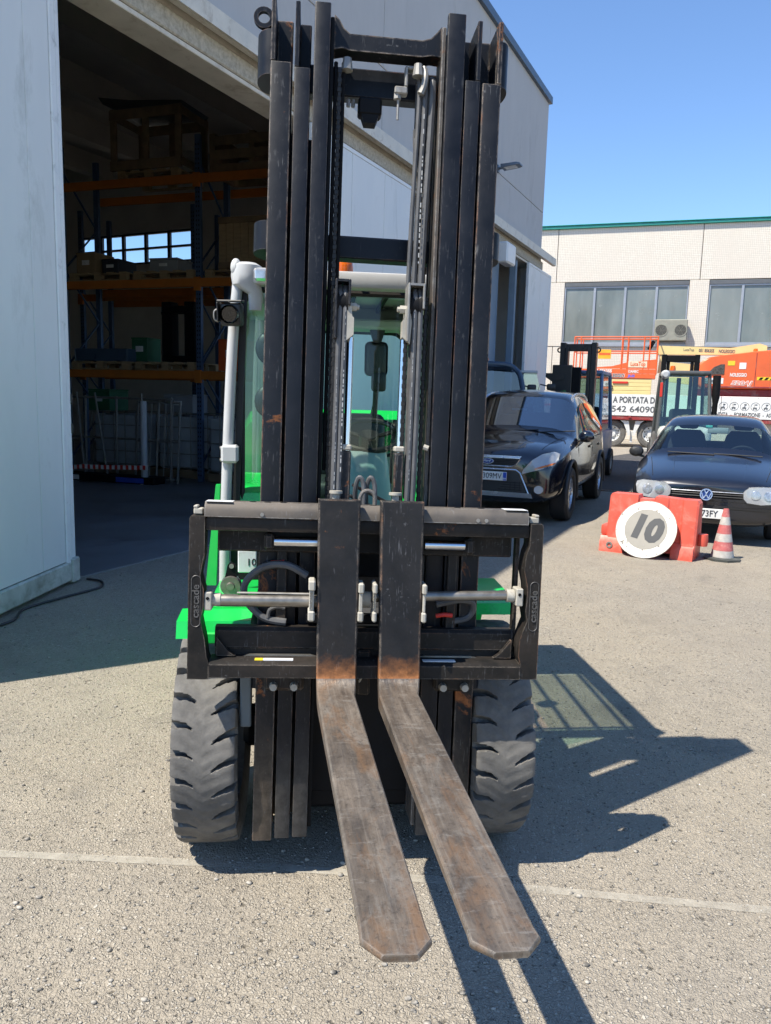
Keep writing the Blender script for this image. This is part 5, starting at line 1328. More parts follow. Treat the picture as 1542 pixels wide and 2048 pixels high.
# local x along the barrier (0 .. 0.95), y back ; body narrows upward, with recesses and feet
def bsec(x, wb, wt, z0, z1): return [(x, -wb / 2, z0), (x, -wb / 2 + .02, z0 + .12), (x, -wt / 2 - .01, z1 - .06), (x, -wt / 2, z1), (x, wt / 2, z1), (x, wt / 2 + .01, z1 - .06), (x, wb / 2 - .02, z0 + .12), (x, wb / 2, z0)]
g = G(); S_ = []
for x, wb, wt, z1 in ((.07, .32, .16, .58), (.09, .35, .18, .61), (.36, .35, .18, .61), (.375, .28, .14, .575), (.52, .28, .14, .575), (.535, .35, .18, .61), (.66, .35, .18, .605), (.675, .30, .16, .605), (.80, .30, .16, .60), (.815, .36, .19, .60), (.94, .36, .19, .60), (.96, .33, .17, .57)):
    S_.append(bsec(x, wb, wt, .045, z1))
g.loft(S_); g.ob('barrier_body', M_BAR, BR, 30)
for x0, x1 in ((.0, .26), (.72, .95)):
    g = G(); g.loft([[(x, -.20, .0), (x, -.19, .10), (x, -.15, .16), (x, .15, .16), (x, .19, .10), (x, .20, .0)] for x in (x0 + .015, x0 + .03, x1 - .02, x1)]); g.ob('foot', M_BAR, BR, 30)
g = G(); g.bb(.0, .10, -.12, .12, .161, .27, .02, 2); g.ob('coupling', M_BAR, BR); g = G(); g.lathe([(.0, -.06), (.05, -.06), (.055, 0), (.05, .06), (.0, .06)], (1.0, 0, .2), 'z', 14); g.bb(.94, 1.0, -.03, .03, .16, .23, .008); g.ob('coupling_pin', M_BAR, BR)
g = G(); g.lathe([(.018, -.203), (.034, -.203), (.034, -.19), (.018, -.19)], (.12, 0, .075), 'y', 16); g.ob('drain_plug', M_ZINC, BR)
SG = thing('speed_sign', 'round white and grey speed sign reading 10 leaning on the red barrier', 'sign')
c0 = V((2.36, 8.19, 0)) + V((cos(atan2(-.51, .83)), sin(atan2(-.51, .83)), 0)) * .49
bx_ = V((.852, -.5236, 0)); fn_ = V((-.5236, -.852, 0))
upv = (V((0, 0, 1)) - fn_ * .42).normalized()         # leans back onto the barrier
cen = c0 + fn_ * (.215 + .135) + upv * .302; cen.z = .302 * upv.z + .004
SG.matrix_world = face_M(cen, bx_, upv)
M_SIGNW, nt, b = _new('chipped_white_enamel'); v = coords(nt)
c = mixc(nt, ramp(nt, noise(nt, v, 16, 7, .8, .6), .565, .58), (.74, .72, .65), (.16, .14, .12)); nt.links.new(c, b.inputs['Base Color']); b.inputs['Roughness'].default_value = .45
M_SIGNG = pmat('sign_grey', (.25, .235, .205), .5, var=.1, vscale=4)
M_SIGNK = pmat('sign_black', (.03, .033, .038), .5, var=.15)
g = G(); g.lathe([(0, -.003), (.297, -.003), (.297, .003), (0, .003)], (0, 0, 0), 'z', 64); g.ob('sign_plate', M_SIGNW, SG)
g = G(); g.lathe([(.2975, -.008), (.303, -.008), (.303, .005), (.2975, .005), (.2975, -.008)], (0, 0, 0), 'z', 64); g.ob('sign_rim', M_ROD, SG)
for y_ in (.17, -.17): G().cyl((0, y_, .005), (0, y_, .0075), .008, 10).ob('fixing_bolt', M_ZINC, SG)
g = G(); g.lathe([(0, .0035), (.212, .0035), (.212, .0050), (0, .0050)], (0, 0, 0), 'z', 64); g.ob('sign_field', M_SIGNG, SG)
text('10', .33, 'sign_lettering', M_SIGNK, SG, Mx.Translation((.0, .0, .0062)) @ Mx.Rotation(radians(-12), 4, 'Z'), .020, .0008, fit=.29, shear=.06)
CN = thing('traffic_cone', 'red and white striped traffic cone with dark base beside the barrier', 'cone', (3.44, 7.70, 0), .3)
M_CR = pmat('cone_red', (.42, .11, .105), .6, var=.2, vscale=14, dirt=(.6, .3, .26), dirt_amt=.4, dscale=12); M_CW = pmat('cone_white', (.42, .40, .37), .6, var=.2, vscale=14, dirt=(.28, .25, .22), dirt_amt=.5, dscale=10)
zs = [.03, .10, .19, .27, .36, .44, .52]
rad = lambda z: .112 - (z - .03) * .176
for i in range(6):
    prof = [(rad(zs[i]), zs[i]), (rad(zs[i + 1]), zs[i + 1] - .0005)]
    if i == 5: prof += [(.020, .522), (.016, .50)]
    ob_ = G().lathe(prof, (0, 0, 0), 'z', 28); ob_.ob('stripe', (M_CW, M_CR)[i % 2] if i < 5 else M_CR, CN)
g = G(); g.lathe([(.11, .032), (.14, .026), (.17, .018)], (0, 0, 0), 'z', 28); 
g.prism([(.17 * cos(a) * 1.08, .17 * sin(a) * 1.08) for a in [pi / 8 + k * pi / 4 for k in range(8)]], 2, .0, .022); g.ob('cone_base', pmat('cone_base_rubber', (.045, .05, .045), .7, dirt=(.15, .14, .12), dirt_amt=.5), CN)
# ================================================================== machines standing further back
M_ORANGE = pmat('orange_paint', (.72, .12, .025), .38, var=.08, vscale=2, coat=.2)
M_PALEY = pmat('pale_yellow_paint', (.72, .58, .26), .45, var=.06, vscale=2)
M_BOARDW = pmat('white_board', (.74, .73, .70), .5, var=.05, dirt=(.55, .52, .47), dirt_amt=.3, dscale=2)
M_TRED = pmat('dark_red_frame', (.28, .03, .03), .5, dirt=(.3, .2, .17), dirt_amt=.4, dscale=3)
M_TWHITE = pmat('truck_white', (.62, .62, .60), .5)
M_GREYTXT = pmat('grey_print', (.10, .105, .11), .6)
M_TEXTK = M_BLACKTXT
TW = V((8.486, 29.06, 0))
def tx(px, z, d=0.):        # local x on the truck's side plane for a column of the photo (measured offline)
    return px
TR = thing('flatbed_truck', 'long flatbed truck with lettered white side boards carrying orange lift machines', 'truck', TW, -fa)
# side boards
for a, b_ in ((-3.4, -.95), (-.935, 1.35), (1.365, 3.61), (3.625, 6.2), (6.215, 9.4)):
    G().bb(a, b_, -.30, -.25, 1.17, 1.95, .008).ob('side_board', M_BOARDW, TR)
G().bb(-3.4, 9.4, -.28, 2.2, 1.02, 1.165, .01).ob('bed_frame', M_TRED, TR)
for x in (-.35, .55, 2.0, 4.0): G().box((x, -.305, 1.12), (.10, .03, .06), .008).ob('board_latch', M_TRED, TR)
G().bb(-3.4, 9.4, .35, .6, .62, 1.01, .01).ob('chassis_beam', M_TWHITE, TR); G().bb(-3.4, 9.4, 1.3, 1.55, .62, 1.01, .01).ob('chassis_beam', M_TWHITE, TR)
def rivets(a, b_, z):
    g = G()
    k = 0
    while a + k * .3 < b_: g.box((a + k * .3, -.302, z), (.014, .006, .014)); k += 1
    stuff(g.ob('rivets', M_ZINC, TR, 0))
rivets(-.9, 9.2, 1.91); rivets(-.9, 9.2, 1.21)
tm = lambda x, z: face_M((x, -.302, z), (1, 0, 0), (0, 0, 1))
text('ZZA A PORTATA D', .31, 'board_lettering', M_GREYTXT, TR, tm(.40, 1.735), .012, .002, fit=1.98)
text('I. 0542 64090', .31, 'board_lettering', M_GREYTXT, TR, tm(.42, 1.40), .006, .002, fit=1.96)
text('VENDITA  -  FORMAZIONE  -  AS', .19, 'board_lettering', M_GREYTXT, TR, tm(4.28, 1.315), .006, .002, fit=1.95)
for k in range(9):
    x = 3.35 + k * .345; g = G()
    g.lathe([(.138, 0), (.150, 0), (.150, .004), (.138, .004)], (x, -.305, 1.61), 'y', 20)
    # little machine pictogram inside each ring
    g.bb(x - .07, x + .05, -.306, -.302, 1.545, 1.585); g.bar((x - .03, -.304, 1.585), (x + .05 * (1 if k % 2 else -1), -.304, 1.70), .022, .004); g.bb(x - .02, x + .06, -.306, -.302, 1.66, 1.695)
    for dx in (-.05, .03): g.cyl((x + dx, -.306, 1.53), (x + dx, -.302, 1.53), .022, 10)
    g.ob('pictogram', M_GREYTXT, TR)
# wheels
def truck_wheel(x, steel):
    W_ = empty('wheel', TR, (x, .02, .50))
    g = G(); R = .50; h = .15
    g.lathe([(.30, -h * .7), (.33, -h), (.46, -h), (R, -h * .75), (R, h * .75), (.46, h), (.30, h * .7)], (0, 0, 0), 'y', 44); g.ob('tyre', M_TYRE, W_)
    g = G(); g.lathe([(.30, -h * .7), (.28, -h * .85), (.265, -h * .4), (.20, -h * .25), (.13, -h * .25), (.12, -h * .6), (.0, -h * .62)], (0, 0, 0), 'y', 32); g.ob('rim', M_TWHITE, W_)
    g = G()
    for k in range(10):
        a = 2 * pi * k / 10; g.cyl((.175 * cos(a), -h * .42, .175 * sin(a)), (.175 * cos(a), -h * .26, .175 * sin(a)), .018, 6)
    stuff(g.ob('wheel_nuts', M_ZINC, W_))
    g = G()
    for k in range(8):
        a = 2 * pi * (k + .5) / 8; g.cyl((.235 * cos(a), -h * .39, .235 * sin(a)), (.235 * cos(a), -h * .36, .235 * sin(a)), .025, 10)
    stuff(g.ob('rim_holes', M_WELL, W_))
for x in (-.05, 1.33, 6.6): truck_wheel(x, 1)
for x in (.64,):   # pale mudguards between the wheels
    for s_ in (-1, 1): G().prism([(x + s_ * .05, .55), (x + s_ * .12, .98), (x + s_ * .42, 1.0), (x + s_ * .30, .90), (x + s_ * .17, .60), (x + s_ * .12, .45), (x + s_ * .05, .45)], 1, -.2, .1).ob('mudguard', M_TWHITE, TR)
G().bb(.60, .68, -.1, -.04, .18, .6, .01).ob('hanger', M_TWHITE, TR)
for x in (-.05, 1.33): G().tube([(x - .56 * cos(a), .02, .50 + .56 * sin(a)) for a in [.1 + (pi - .2) * i / 16 for i in range(17)]], .05, 6).ob('wheel_arch', M_WELL, TR)

# ---- scissor lift on the bed
SL = thing('scissor_lift', 'orange scissor lift with guard rails and pale yellow sides on the truck', 'lift', TW + V((0, 0, 1.17)), -fa)
Y0, Y1 = -.15, .95
for k in range(4):
    G().bb(-1.5, 1.22, Y0, Y0 + .10, .78 + k * .14, .91 + k * .14, .01).ob('scissor_beam', M_PALEY, SL); G().bb(-1.5, 1.22, Y1 - .10, Y1, .78 + k * .14, .91 + k * .14, .01).ob('scissor_beam', M_PALEY, SL)
G().bb(-1.5, 1.24, Y0 + .1, Y1 - .1, .1, .77, .02).ob('base', M_PALEY, SL)
for x in (-1.2, .95):
    for y in (Y0 + .1, Y1 - .1): G().cyl((x, y - .08, .2), (x, y + .08, .2), .2, 20).ob('wheel', M_CTYRE, SL)
G().bb(-.15, .40, Y0 - .04, Y0 - .003, 1.17, 1.25, .01).ob('red_light_bar', M_RED, SL); g = G(); g.tube([(-.16, Y0 - .02, 1.1), (-.13, Y0 - .02, 1.0), (-.17, Y0 - .02, .95)], .015, 6); g.ob('hook', M_DARK, SL)
G().bb(-1.58, 1.34, Y0 - .02, Y1 + .02, 1.36, 1.53, .012).ob('deck', M_ORANGE, SL)
G().bb(-1.58, 1.34, Y0 - .02, Y0 + .01, 1.535, 1.70, .006).ob('toe_board', M_ORANGE, SL)
G().prism([(-.95, 1.71), (-.95, 1.74), (-.2, 1.80), (.35, 1.95), (1.34, 2.06), (1.34, 1.71)], 1, Y0 - .015, Y0 + .01).ob('side_panel', M_ORANGE, SL)
def rail_h(x0, x1, y, z, r=.024): G().tube([(x0, y, z), (x1, y, z)], r, 8).ob('guard_rail', M_ORANGE, SL)
for y in (Y0, Y1):
    for z in (2.86, 2.34): rail_h(-1.60, 1.35, y, z)
    for x in (-1.60, -1.37, .11, .32, .88, 1.08, 1.35): G().tube([(x, y, 1.53), (x, y, 2.86)], .024, 8).ob('rail_post', M_ORANGE, SL)
for x in (-1.60, 1.35):
    for z in (2.86, 2.34): G().tube([(x, Y0, z), (x, Y1, z)], .024, 8).ob('guard_rail', M_ORANGE, SL)
G().box((1.12, Y0 + .08, 2.56), (.14, .1, .36), .02, Mx.Rotation(radians(28), 3, 'Y')).ob('control_box', M_DARK, SL)
G().bb(-.73, -.27, Y0 - .03, Y0 - .02, 2.06, 2.40, .004).ob('yellow_sign', pmat('yellow_orange_board', (.85, .42, .03), .5), SL)
G().bb(-.70, -.30, Y0 - .034, Y0 - .031, 2.20, 2.28).ob('sign_stripe', M_ORANGE, SL)
G().bb(.36, 1.02, Y0 - .022, Y0 - .017, 1.76, 1.98, .003).ob('white_plate', pmat('cream_plate', (.72, .62, .45), .5), SL)
sm = lambda x, z, y=-.173: face_M((x, y, z), (1, 0, 0), (0, 0, 1))
text('LucaTop', .20, 'lettering', M_ORANGE, SL, sm(.70, 1.88, -.175), .004, .002, fit=.52)
text('051 856355', .15, 'lettering', M_BOARDW, SL, sm(-.55, 1.62), .007, .002, fit=.70)
text('12AMEC', .12, 'lettering', M_BOARDW, SL, sm(.55, 1.61), .005, .002, fit=.36)
text('NOLEGGIO', .17, 'lettering', M_BOARDW, SL, sm(-.10, 1.45), .012, .0012, fit=.72); text('NOLEGGIO', .17, 'lettering', M_GREYTXT, SL, sm(-.10, 1.45, -.176), .004, .002, fit=.68)
text('JLG', .11, 'lettering', pmat('violet_print', (.18, .16, .6), .5), SL, sm(.50, 1.45), .008, .002, fit=.25)

# ---- boom lift on the bed, right
BL = thing('boom_lift', 'orange articulated boom lift with cream boom on the truck', 'lift', TW + V((0, 0, 1.17)), -fa)
bdy = [(2.62, 1.35), (2.72, 1.82), (2.88, 2.02), (3.12, 2.15), (3.6, 2.23), (4.1, 2.29), (4.6, 2.36), (5.1, 2.40), (6.4, 2.42), (6.4, 1.06), (3.4, 1.05), (2.9, 1.08), (2.68, 1.16)]
g = G()
rings = []
for y, k in ((-.28, .96), (-.24, 1.0), (.5, 1.0), (1.2, 1.0), (1.25, .96)):
    rings.append([(4.5 + (x - 4.5) * k, y, 1.7 + (z - 1.7) * k) for x, z in bdy])
g.loft(rings); g.ob('body', M_ORANGE, BL)
G().prism([(3.10, 1.55), (3.14, 1.64), (3.28, 1.80), (3.5, 1.90), (3.62, 1.90), (3.62, 1.56), (3.2, 1.53)], 1, -.30, -.27).ob('engine_grille', pmat('engine_dark', (.06, .055, .05), .7, var=.9, vscale=25), BL)
G().bb(3.1, 6.4, -.292, -.275, 1.09, 1.14, .006).ob('trim_line', M_TRED, BL)
G().bb(4.62, 4.64, -.292, -.275, 1.10, 2.30, .004).ob('panel_gap', M_TRED, BL)
G().bb(2.8, 6.4, -.1, 1.1, .80, 1.045, .02).ob('turntable', M_TRED, BL); G().bb(2.3, 6.4, -.2, 1.2, .22, .79, .03).ob('chassis', M_TRED, BL)
for x in (2.8, 5.6):
    for y in (-.1, 1.1): G().cyl((x, y - .12, .38), (x, y + .12, .38), .38, 24).ob('wheel', M_CTYRE, BL)
g = G(); g.loft([[(1.35, .25, 2.26), (1.35, .65, 2.26), (1.35, .65, 2.58), (1.35, .25, 2.58)], [(3.8, .25, 2.26), (3.8, .65, 2.26), (3.8, .65, 2.50), (3.8, .25, 2.50)], [(4.75, .25, 2.34), (4.75, .65, 2.34), (4.75, .65, 2.66), (4.75, .25, 2.66)], [(5.0, .25, 2.3), (5.0, .65, 2.3), (5.0, .65, 2.58), (5.0, .25, 2.58)]]); g.ob('boom', M_PALEY, BL)
g = G(); g.loft([[(1.40, .28, 1.6), (1.65, .28, 1.6), (1.65, .62, 1.6), (1.40, .62, 1.6)], [(1.45, .28, 2.255), (1.68, .28, 2.255), (1.68, .62, 2.255), (1.45, .62, 2.255)]]); g.ob('jib', M_PALEY, BL)
g = G(); g.loft([[(1.66, .3, 1.3), (2.8, .3, 1.15), (2.8, .6, 1.15), (1.66, .6, 1.3)], [(1.72, .3, 2.0), (2.8, .3, 1.9), (2.8, .6, 1.9), (1.72, .6, 2.0)]]); g.ob('lower_boom', M_PALEY, BL)
G().lathe([(0, .10), (.06, .09), (.075, .05), (.08, 0)], (4.60, -.05, 2.37), 'z', 14).ob('beacon', M_AMBER, BL)
bm_ = lambda x, z: face_M((x, .245, z), (1, 0, -.03), (0, 0, 1))
text('051 856355', .16, 'lettering', M_GREYTXT, BL, bm_(3.02, 2.40), .005, .002, fit=.52); text('NOLEGGIO', .17, 'lettering', M_GREYTXT, BL, bm_(3.70, 2.375), .005, .002, fit=.54); text('LucaTop', .13, 'lettering', M_GREYTXT, BL, bm_(2.42, 2.43), .0, .002, fit=.36)
b2 = lambda x, z: face_M((x, -.284, z), (1, 0, 0), (0, 0, 1))
text('NOLEGGIO', .17, 'lettering', M_BOARDW, BL, b2(4.09, 1.53), .006, .003, fit=.54)
G().bb(2.98, 3.62, -.289, -.283, 1.22, 1.42, .003).ob('label_plate', M_STICK, BL); text('LucaTop', .17, 'lettering', M_GREYTXT, BL, face_M((3.28, -.291, 1.32), (1, 0, 0), (0, 0, 1)), .004, .002, fit=.5)
text('520AJ', .19, 'lettering', M_BOARDW, BL, b2(4.2, 1.25), .016, .002, fit=.72, shear=.25); text('520AJ', .19, 'lettering', M_ORANGE, BL, face_M((4.2, -.288, 1.25), (1, 0, 0), (0, 0, 1)), .0, .002, fit=.68, shear=.25)
G().bb(3.72, 3.95, -.289, -.283, 1.86, 2.02, .003).ob('yellow_label', M_YELLOW, BL); G().bb(4.10, 4.32, -.289, -.283, 1.74, 1.96, .003).ob('white_label', M_STICK, BL)
for k in range(8): G().prism([(4.75 + k * .18, 1.38), (4.84 + k * .18, 1.38), (4.90 + k * .18, 1.46), (4.81 + k * .18, 1.46)], 1, -.29, -.283).ob('hazard_stripe', M_DARK, BL)
G().bb(4.70, 6.2, -.2835, -.279, 1.365, 1.475).ob('hazard_band', M_YELLOW, BL)

# ---- grey forklift in front of the truck
def cab_truck(name, label, loc, rz, body, mastm, glassm, w_=1.10, hcab=2.20, hmast=2.58, lamp=True, group=None, mast_side=1, mast_w=.36, cw=None):
    T = thing(name, label, 'forklift', loc, rz, group)
    h = w_ / 2
    G().bb(-h * .95, h * .95, .3, 2.1, .35, 1.02, .06, 2).ob('chassis', body, T)
    G().bb(-h * .9, h * .9, 1.5, 2.45, .3, 1.15, .12, 3).ob('counterweight', cw or body, T)
    for sx in (-1, 1):
        for y, R in ((.25, .38), (1.9, .30)):
            W_ = empty('wheel', T, (sx * (h - .08), y, R))
            G().lathe([(R * .55, -.11), (R * .95, -.11), (R, -.07), (R, .07), (R * .95, .11), (R * .55, .11)], (0, 0, 0), 'x', 28).ob('tyre', M_CTYRE, W_); G().lathe([(0, -.06), (R * .4, -.06), (R * .56, -.1), (R * .56, .1), (R * .4, .06), (0, .06)], (0, 0, 0), 'x', 20).ob('rim', M_TWHITE, W_)
        G().prism([(.02, .74), (.1, .86), (.62, .86), (.75, .6), (.70, .6), (.58, .80), (.12, .80), (.05, .72)], 0, sx * (h - .2) if sx > 0 else -h, sx * h if sx > 0 else -(h - .2)).ob('fender', body, T)
        G().tube(smooth_path([(sx * h * .92, .42, .85), (sx * h * .86, .52, 1.6), (sx * h * .80, .60, hcab - .06)], 4), .035, 8).ob('post', body, T); G().tube(smooth_path([(sx * h * .92, 1.9, 1.0), (sx * h * .86, 1.82, 1.6), (sx * h * .80, 1.72, hcab - .06)], 4), .035, 8).ob('post', body, T)
        G().poly([(sx * h * .90, .46, .95), (sx * h * .90, 1.86, 1.05), (sx * h * .80, 1.74, hcab - .1), (sx * h * .80, .62, hcab - .1)]).ob('side_window', glassm, T, 0)
    G().bb(-h * .86, h * .86, .52, 1.80, hcab - .08, hcab, .03, 2).ob('roof', body, T)
    G().poly([(-h * .86, .47, .98), (h * .86, .47, .98), (h * .78, .60, hcab - .1), (-h * .78, .60, hcab - .1)]).ob('windscreen', glassm, T, 0); G().poly([(-h * .86, 1.87, 1.15), (h * .86, 1.87, 1.15), (h * .78, 1.74, hcab - .1), (-h * .78, 1.74, hcab - .1)]).ob('rear_window', glassm, T, 0)
    G().box((0, 1.35, 1.22), (.5, .14, .55), .06, Mx.Rotation(radians(-8), 3, 'X'), 2).ob('seat', M_SEATF, T); G().bb(-.12, .12, .62, .78, .9, 1.3, .04, 2).ob('console', M_GREYP, T)
    for sx in (-1, 1):
        g = G(); g.bb(sx * mast_w - .05, sx * mast_w + .05, -.12, .06, .12, hmast, .006); g.ob('mast_rail', mastm, T); G().bb(sx * mast_w * .72 - .03, sx * mast_w * .72 + .03, -.14, .02, .14, hmast - .10, .005).ob('inner_rail', mastm, T)
    g = G(); g.bb(-mast_w, mast_w, -.05, .04, hmast - .16, hmast - .02, .01); g.bb(-mast_w, mast_w, -.05, .04, 1.2, 1.3, .01); g.ob('mast_crossbar', mastm, T)
    G().cyl((0, -.04, .2), (0, -.04, hmast - .5), .045, 12).ob('lift_cylinder', M_DARK, T)
    G().bb(-.52, .52, -.24, -.15, .35, .85, .01).ob('carriage', mastm, T)
    for sx in (-1, 1): g = G(); g.prism([(-.25, .84), (-.29, .84), (-.29, .10), (-1.3, .06), (-1.3, .045), (-.25, .05)], 0, sx * .28 - .05, sx * .28 + .05); g.ob('fork', M_BARE, T)
    return T
M_DKGREY = pmat('dark_grey_paint', (.075, .08, .082), .45, dirt=(.2, .19, .17), dirt_amt=.3, dscale=3)
gd = radians(152)
M_PALEG = pmat('pale_grey_counterweight', (.50, .51, .49), .5, dirt=(.3, .28, .25), dirt_amt=.4, dscale=4)
GF = cab_truck('parked_forklift', 'dark grey cabbed forklift standing between hatchback and truck', (6.35, 17.1, 0), radians(164), M_DKGREY, M_DARK, glass('pale_cab_glass', (.70, .92, .84), .05), 1.06, 2.24, 2.66, mast_w=.34, cw=M_PALEG)
g = G(); g.lathe([(0, -.02), (.06, -.02), (.085, .0), (.085, .06), (.05, .1), (0, .1)], (.40, 1.80, 2.16), 'y', 18); g.ob('work_lamp', M_REFL, GF)
g = G(); g.tube(smooth_path([(-.55, 1.75, 1.1), (-.56, 1.78, 1.6), (-.56, 1.75, 2.15)], 4), [.05] * 5 + [.075] * 4, 12); g.ob('exhaust_stack', M_DARK, GF); G().cyl((-.55, 1.75, 1.02), (-.55, 1.75, 1.35), .095, 14).ob('air_filter', M_RUBBERK, GF)
G().lathe([(0, .11), (.045, .10), (.055, .05), (.055, 0)], (.25, 1.5, 2.24), 'z', 14).ob('beacon', M_AMBER, GF)
G().bb(.43, .48, 1.80, 1.84, 1.72, 2.0, .006).ob('red_tail_lamp', M_RED, GF)
# ---- blue panelled forklift with black mast behind the crossover
M_BLUEP = pmat('blue_grey_panel', (.10, .17, .30), .4)
M_TRUEBLK = pmat('black_gloss', (.010, .010, .011), .35)
BF = cab_truck('parked_forklift', 'blue grey forklift with black mast parked behind the black crossover', (3.72, 15.4, 0), radians(-24), M_BLUEP, M_TRUEBLK, glass('blue_cab_glass', (.45, .60, .72), .10), .92, 2.22, 2.72, mast_w=.30)
G().bb(-.44, -.06, -.32, -.18, .6, 2.28, .012).ob('battery_shield', M_TRUEBLK, BF); G().bb(-.06, .10, -.30, -.18, .6, 2.24, .012).ob('mast_cover', M_DARK, BF)
G().prism([(-.56, 2.04), (-.56, 2.12), (-.20, 2.12), (-.20, 2.0), (-.44, 1.96)], 1, -.34, -.1).ob('mast_bracket', M_TRUEBLK, BF)
text('CESAB', .17, 'lettering', pmat('green_print', (.02, .22, .06), .5), BF, face_M((-.20, -.325, 1.55), (0, 0, 1), (-1, 0, 0)), .003, .002)
for sx in (-1, 1): g = G(); g.lathe([(.03, -.01), (.055, -.01), (.055, .01), (.03, .01), (.03, -.01)], (sx * .37, -.05, 2.58), 'y', 14); g.ob('lifting_eye', M_TRUEBLK, BF)
# ---- dark telehandler-like cab at the far door
TH = thing('loader', 'dark blue cabbed loader with amber beacon beside the far warehouse door', 'loader', (2.05, 14.6, 0), radians(-10))
M_DKBLUE = pmat('slate_blue_paint', (.05, .085, .14), .35)
G().bb(-.9, .85, .2, 2.4, .4, 1.25, .08, 2).ob('chassis', M_DKBLUE, TH)
for sx in (-1, 1):
    for y in (.5, 2.1): G().cyl((sx * .78 - .13, y, .42), (sx * .78 + .13, y, .42), .42, 24).ob('wheel', M_CTYRE, TH)
G().tube(smooth_path([(-.75, .3, 1.2), (-.70, .38, 2.0), (-.62, .45, 2.20), (-.4, .48, 2.26), (.10, .48, 2.25), (.30, .46, 2.16), (.42, .40, 1.95), (.55, .3, 1.2)], 5), .05, 8).ob('cab_hoop', M_DKBLUE, TH); G().tube(smooth_path([(-.75, 1.9, 1.2), (-.68, 1.8, 2.0), (-.55, 1.75, 2.2), (.15, 1.75, 2.2), (.38, 1.8, 2.0), (.55, 1.9, 1.2)], 5), .05, 8).ob('cab_hoop', M_DKBLUE, TH)
G().bb(-.6, .22, .45, 1.75, 2.2, 2.29, .03, 2).ob('roof', M_DKBLUE, TH)
G().poly([(-.70, .42, 1.2), (.52, .42, 1.2), (.34, .47, 2.1), (-.60, .47, 2.15)]).ob('windscreen', glass('loader_glass', (.3, .36, .4), .08), TH, 0)
G().lathe([(0, .13), (.05, .12), (.065, .06), (.065, 0)], (-.30, .7, 2.30), 'z', 14).ob('beacon', M_AMBER, TH)
G().bb(.38, .72, .55, 1.3, 2.10, 2.15, .01).ob('roof_plate', M_ALU, TH); G().prism([(.42, 1.2), (.95, 1.2), (.70, 2.1), (.45, 2.1)], 1, .62, .64).ob('door_glass', glass('pale_glass', (.75, .85, .78), .1), TH, 0)
for x, z in ((.62, 1.82), (.98, 1.84)):
    g = G(); g.box((x, .35, z), (.17, .06, .12), .03, None, 2); g.ob('mirror', M_RUBBERK, TH)
    G().tube([(x - .2, .5, z + .05), (x, .36, z)], .012, 6).ob('mirror_arm', M_RUBBERK, TH)
# small orange rail set far behind
SR = thing('small_lift', 'small orange railed platform beside the far building wall', 'lift', (5.2, 27.2, 0), -fa)
for x in (-.55, .0, .55):
    G().tube([(x, 0, .5), (x, 0, 2.5)], .03, 8).ob('rail_post', M_ORANGE, SR); G().tube([(x, .8, .5), (x, .8, 2.5)], .03, 8).ob('rail_post', M_ORANGE, SR)
for z in (1.5, 2.5):
    for y in (0, .8): G().tube([(-.55, y, z), (.55, y, z)], .03, 8).ob('guard_rail', M_ORANGE, SR)
G().bb(-.6, .6, -.05, .85, .3, .5, .02).ob('platform', M_ORANGE, SR); G().bb(-.55, .55, .0, .8, .0, .295, .02).ob('base', M_DARK, SR)

# ================================================================== inside the warehouse
RK0 = V((-3.308, 13.403, 0.012))
M_RBLUE = pmat('rack_blue', (.07, .12, .22), .5, .2); M_RORG = pmat('rack_orange', (.50, .15, .02), .5)
M_WOOD = pmat('pale_wood', (.36, .25, .14), .75, var=.2, vscale=5, stretch=(1, 1, 6)); M_WOODD = pmat('old_wood', (.22, .15, .09), .8, var=.3, vscale=5)
holes = None
def upright_mesh():
    g = G(); g.bb(-.05, .05, 0, .07, 0, 6.0, .004)
    return g.mesh('upright')
def rack(label, off, xs, levels, depth=1.0, zt=5.75):
    R_ = thing('pallet_rack', label, 'rack', RK0 + FB * off, -fa, 'pallet racks in the warehouse')
    for x in xs:
        for y in (0, depth - .07):
            g = G(); g.bb(x - .05, x + .05, y, y + .07, 0, zt, .004); up_ = g.ob('upright', M_RBLUE, R_)
            if y == 0:
                hg = G(); z = .1
                while z < zt - .1:
                    for dx in (-.022, .022): hg.bb(x + dx - .009, x + dx + .009, -.003, .0005, z, z + .03)
                    z += .075
                stuff(hg.ob('slots', M_WELL, up_, 0))
        z = .3; k = 0
        while z < zt - .9:
            a, b_ = ((x, .07, z), (x, depth - .07, z + .8)); 
            if k % 2: a, b_ = (x, .07, z + .8), (x, depth - .07, z)
            G().bar(a, b_, .03, .02).ob('brace', M_RBLUE, R_); z += .85; k += 1
    for xa, xb in zip(xs, xs[1:]):
        for z in levels:
            for y in (-.045, depth - .005): G().bb(xa + .052, xb - .052, y, y + .05, z - .07, z + .07, .005).ob('beam', M_RORG, R_)
        for z in levels:
            for x in (xa + .03, xb - .03): pass
    for x in xs:
        for z in levels: G().bb(x - .062, x + .062, -.052, -.002, z - .13, z + .09, .003).ob('beam_hook', M_RORG, R_)
    return R_
rack('blue and orange pallet rack nearest the open bay', 0., (-2.72, .05, 2.82), (1.84, 3.38, 5.05))
rack('second blue pallet rack standing behind the front rack', 2.4, (-4.3, -1.55, 1.25), (1.9, 3.5), 1.0, 5.3)
def rp(x, y, z): return RK0 + FD * x + FB * y + V((0, 0, z))
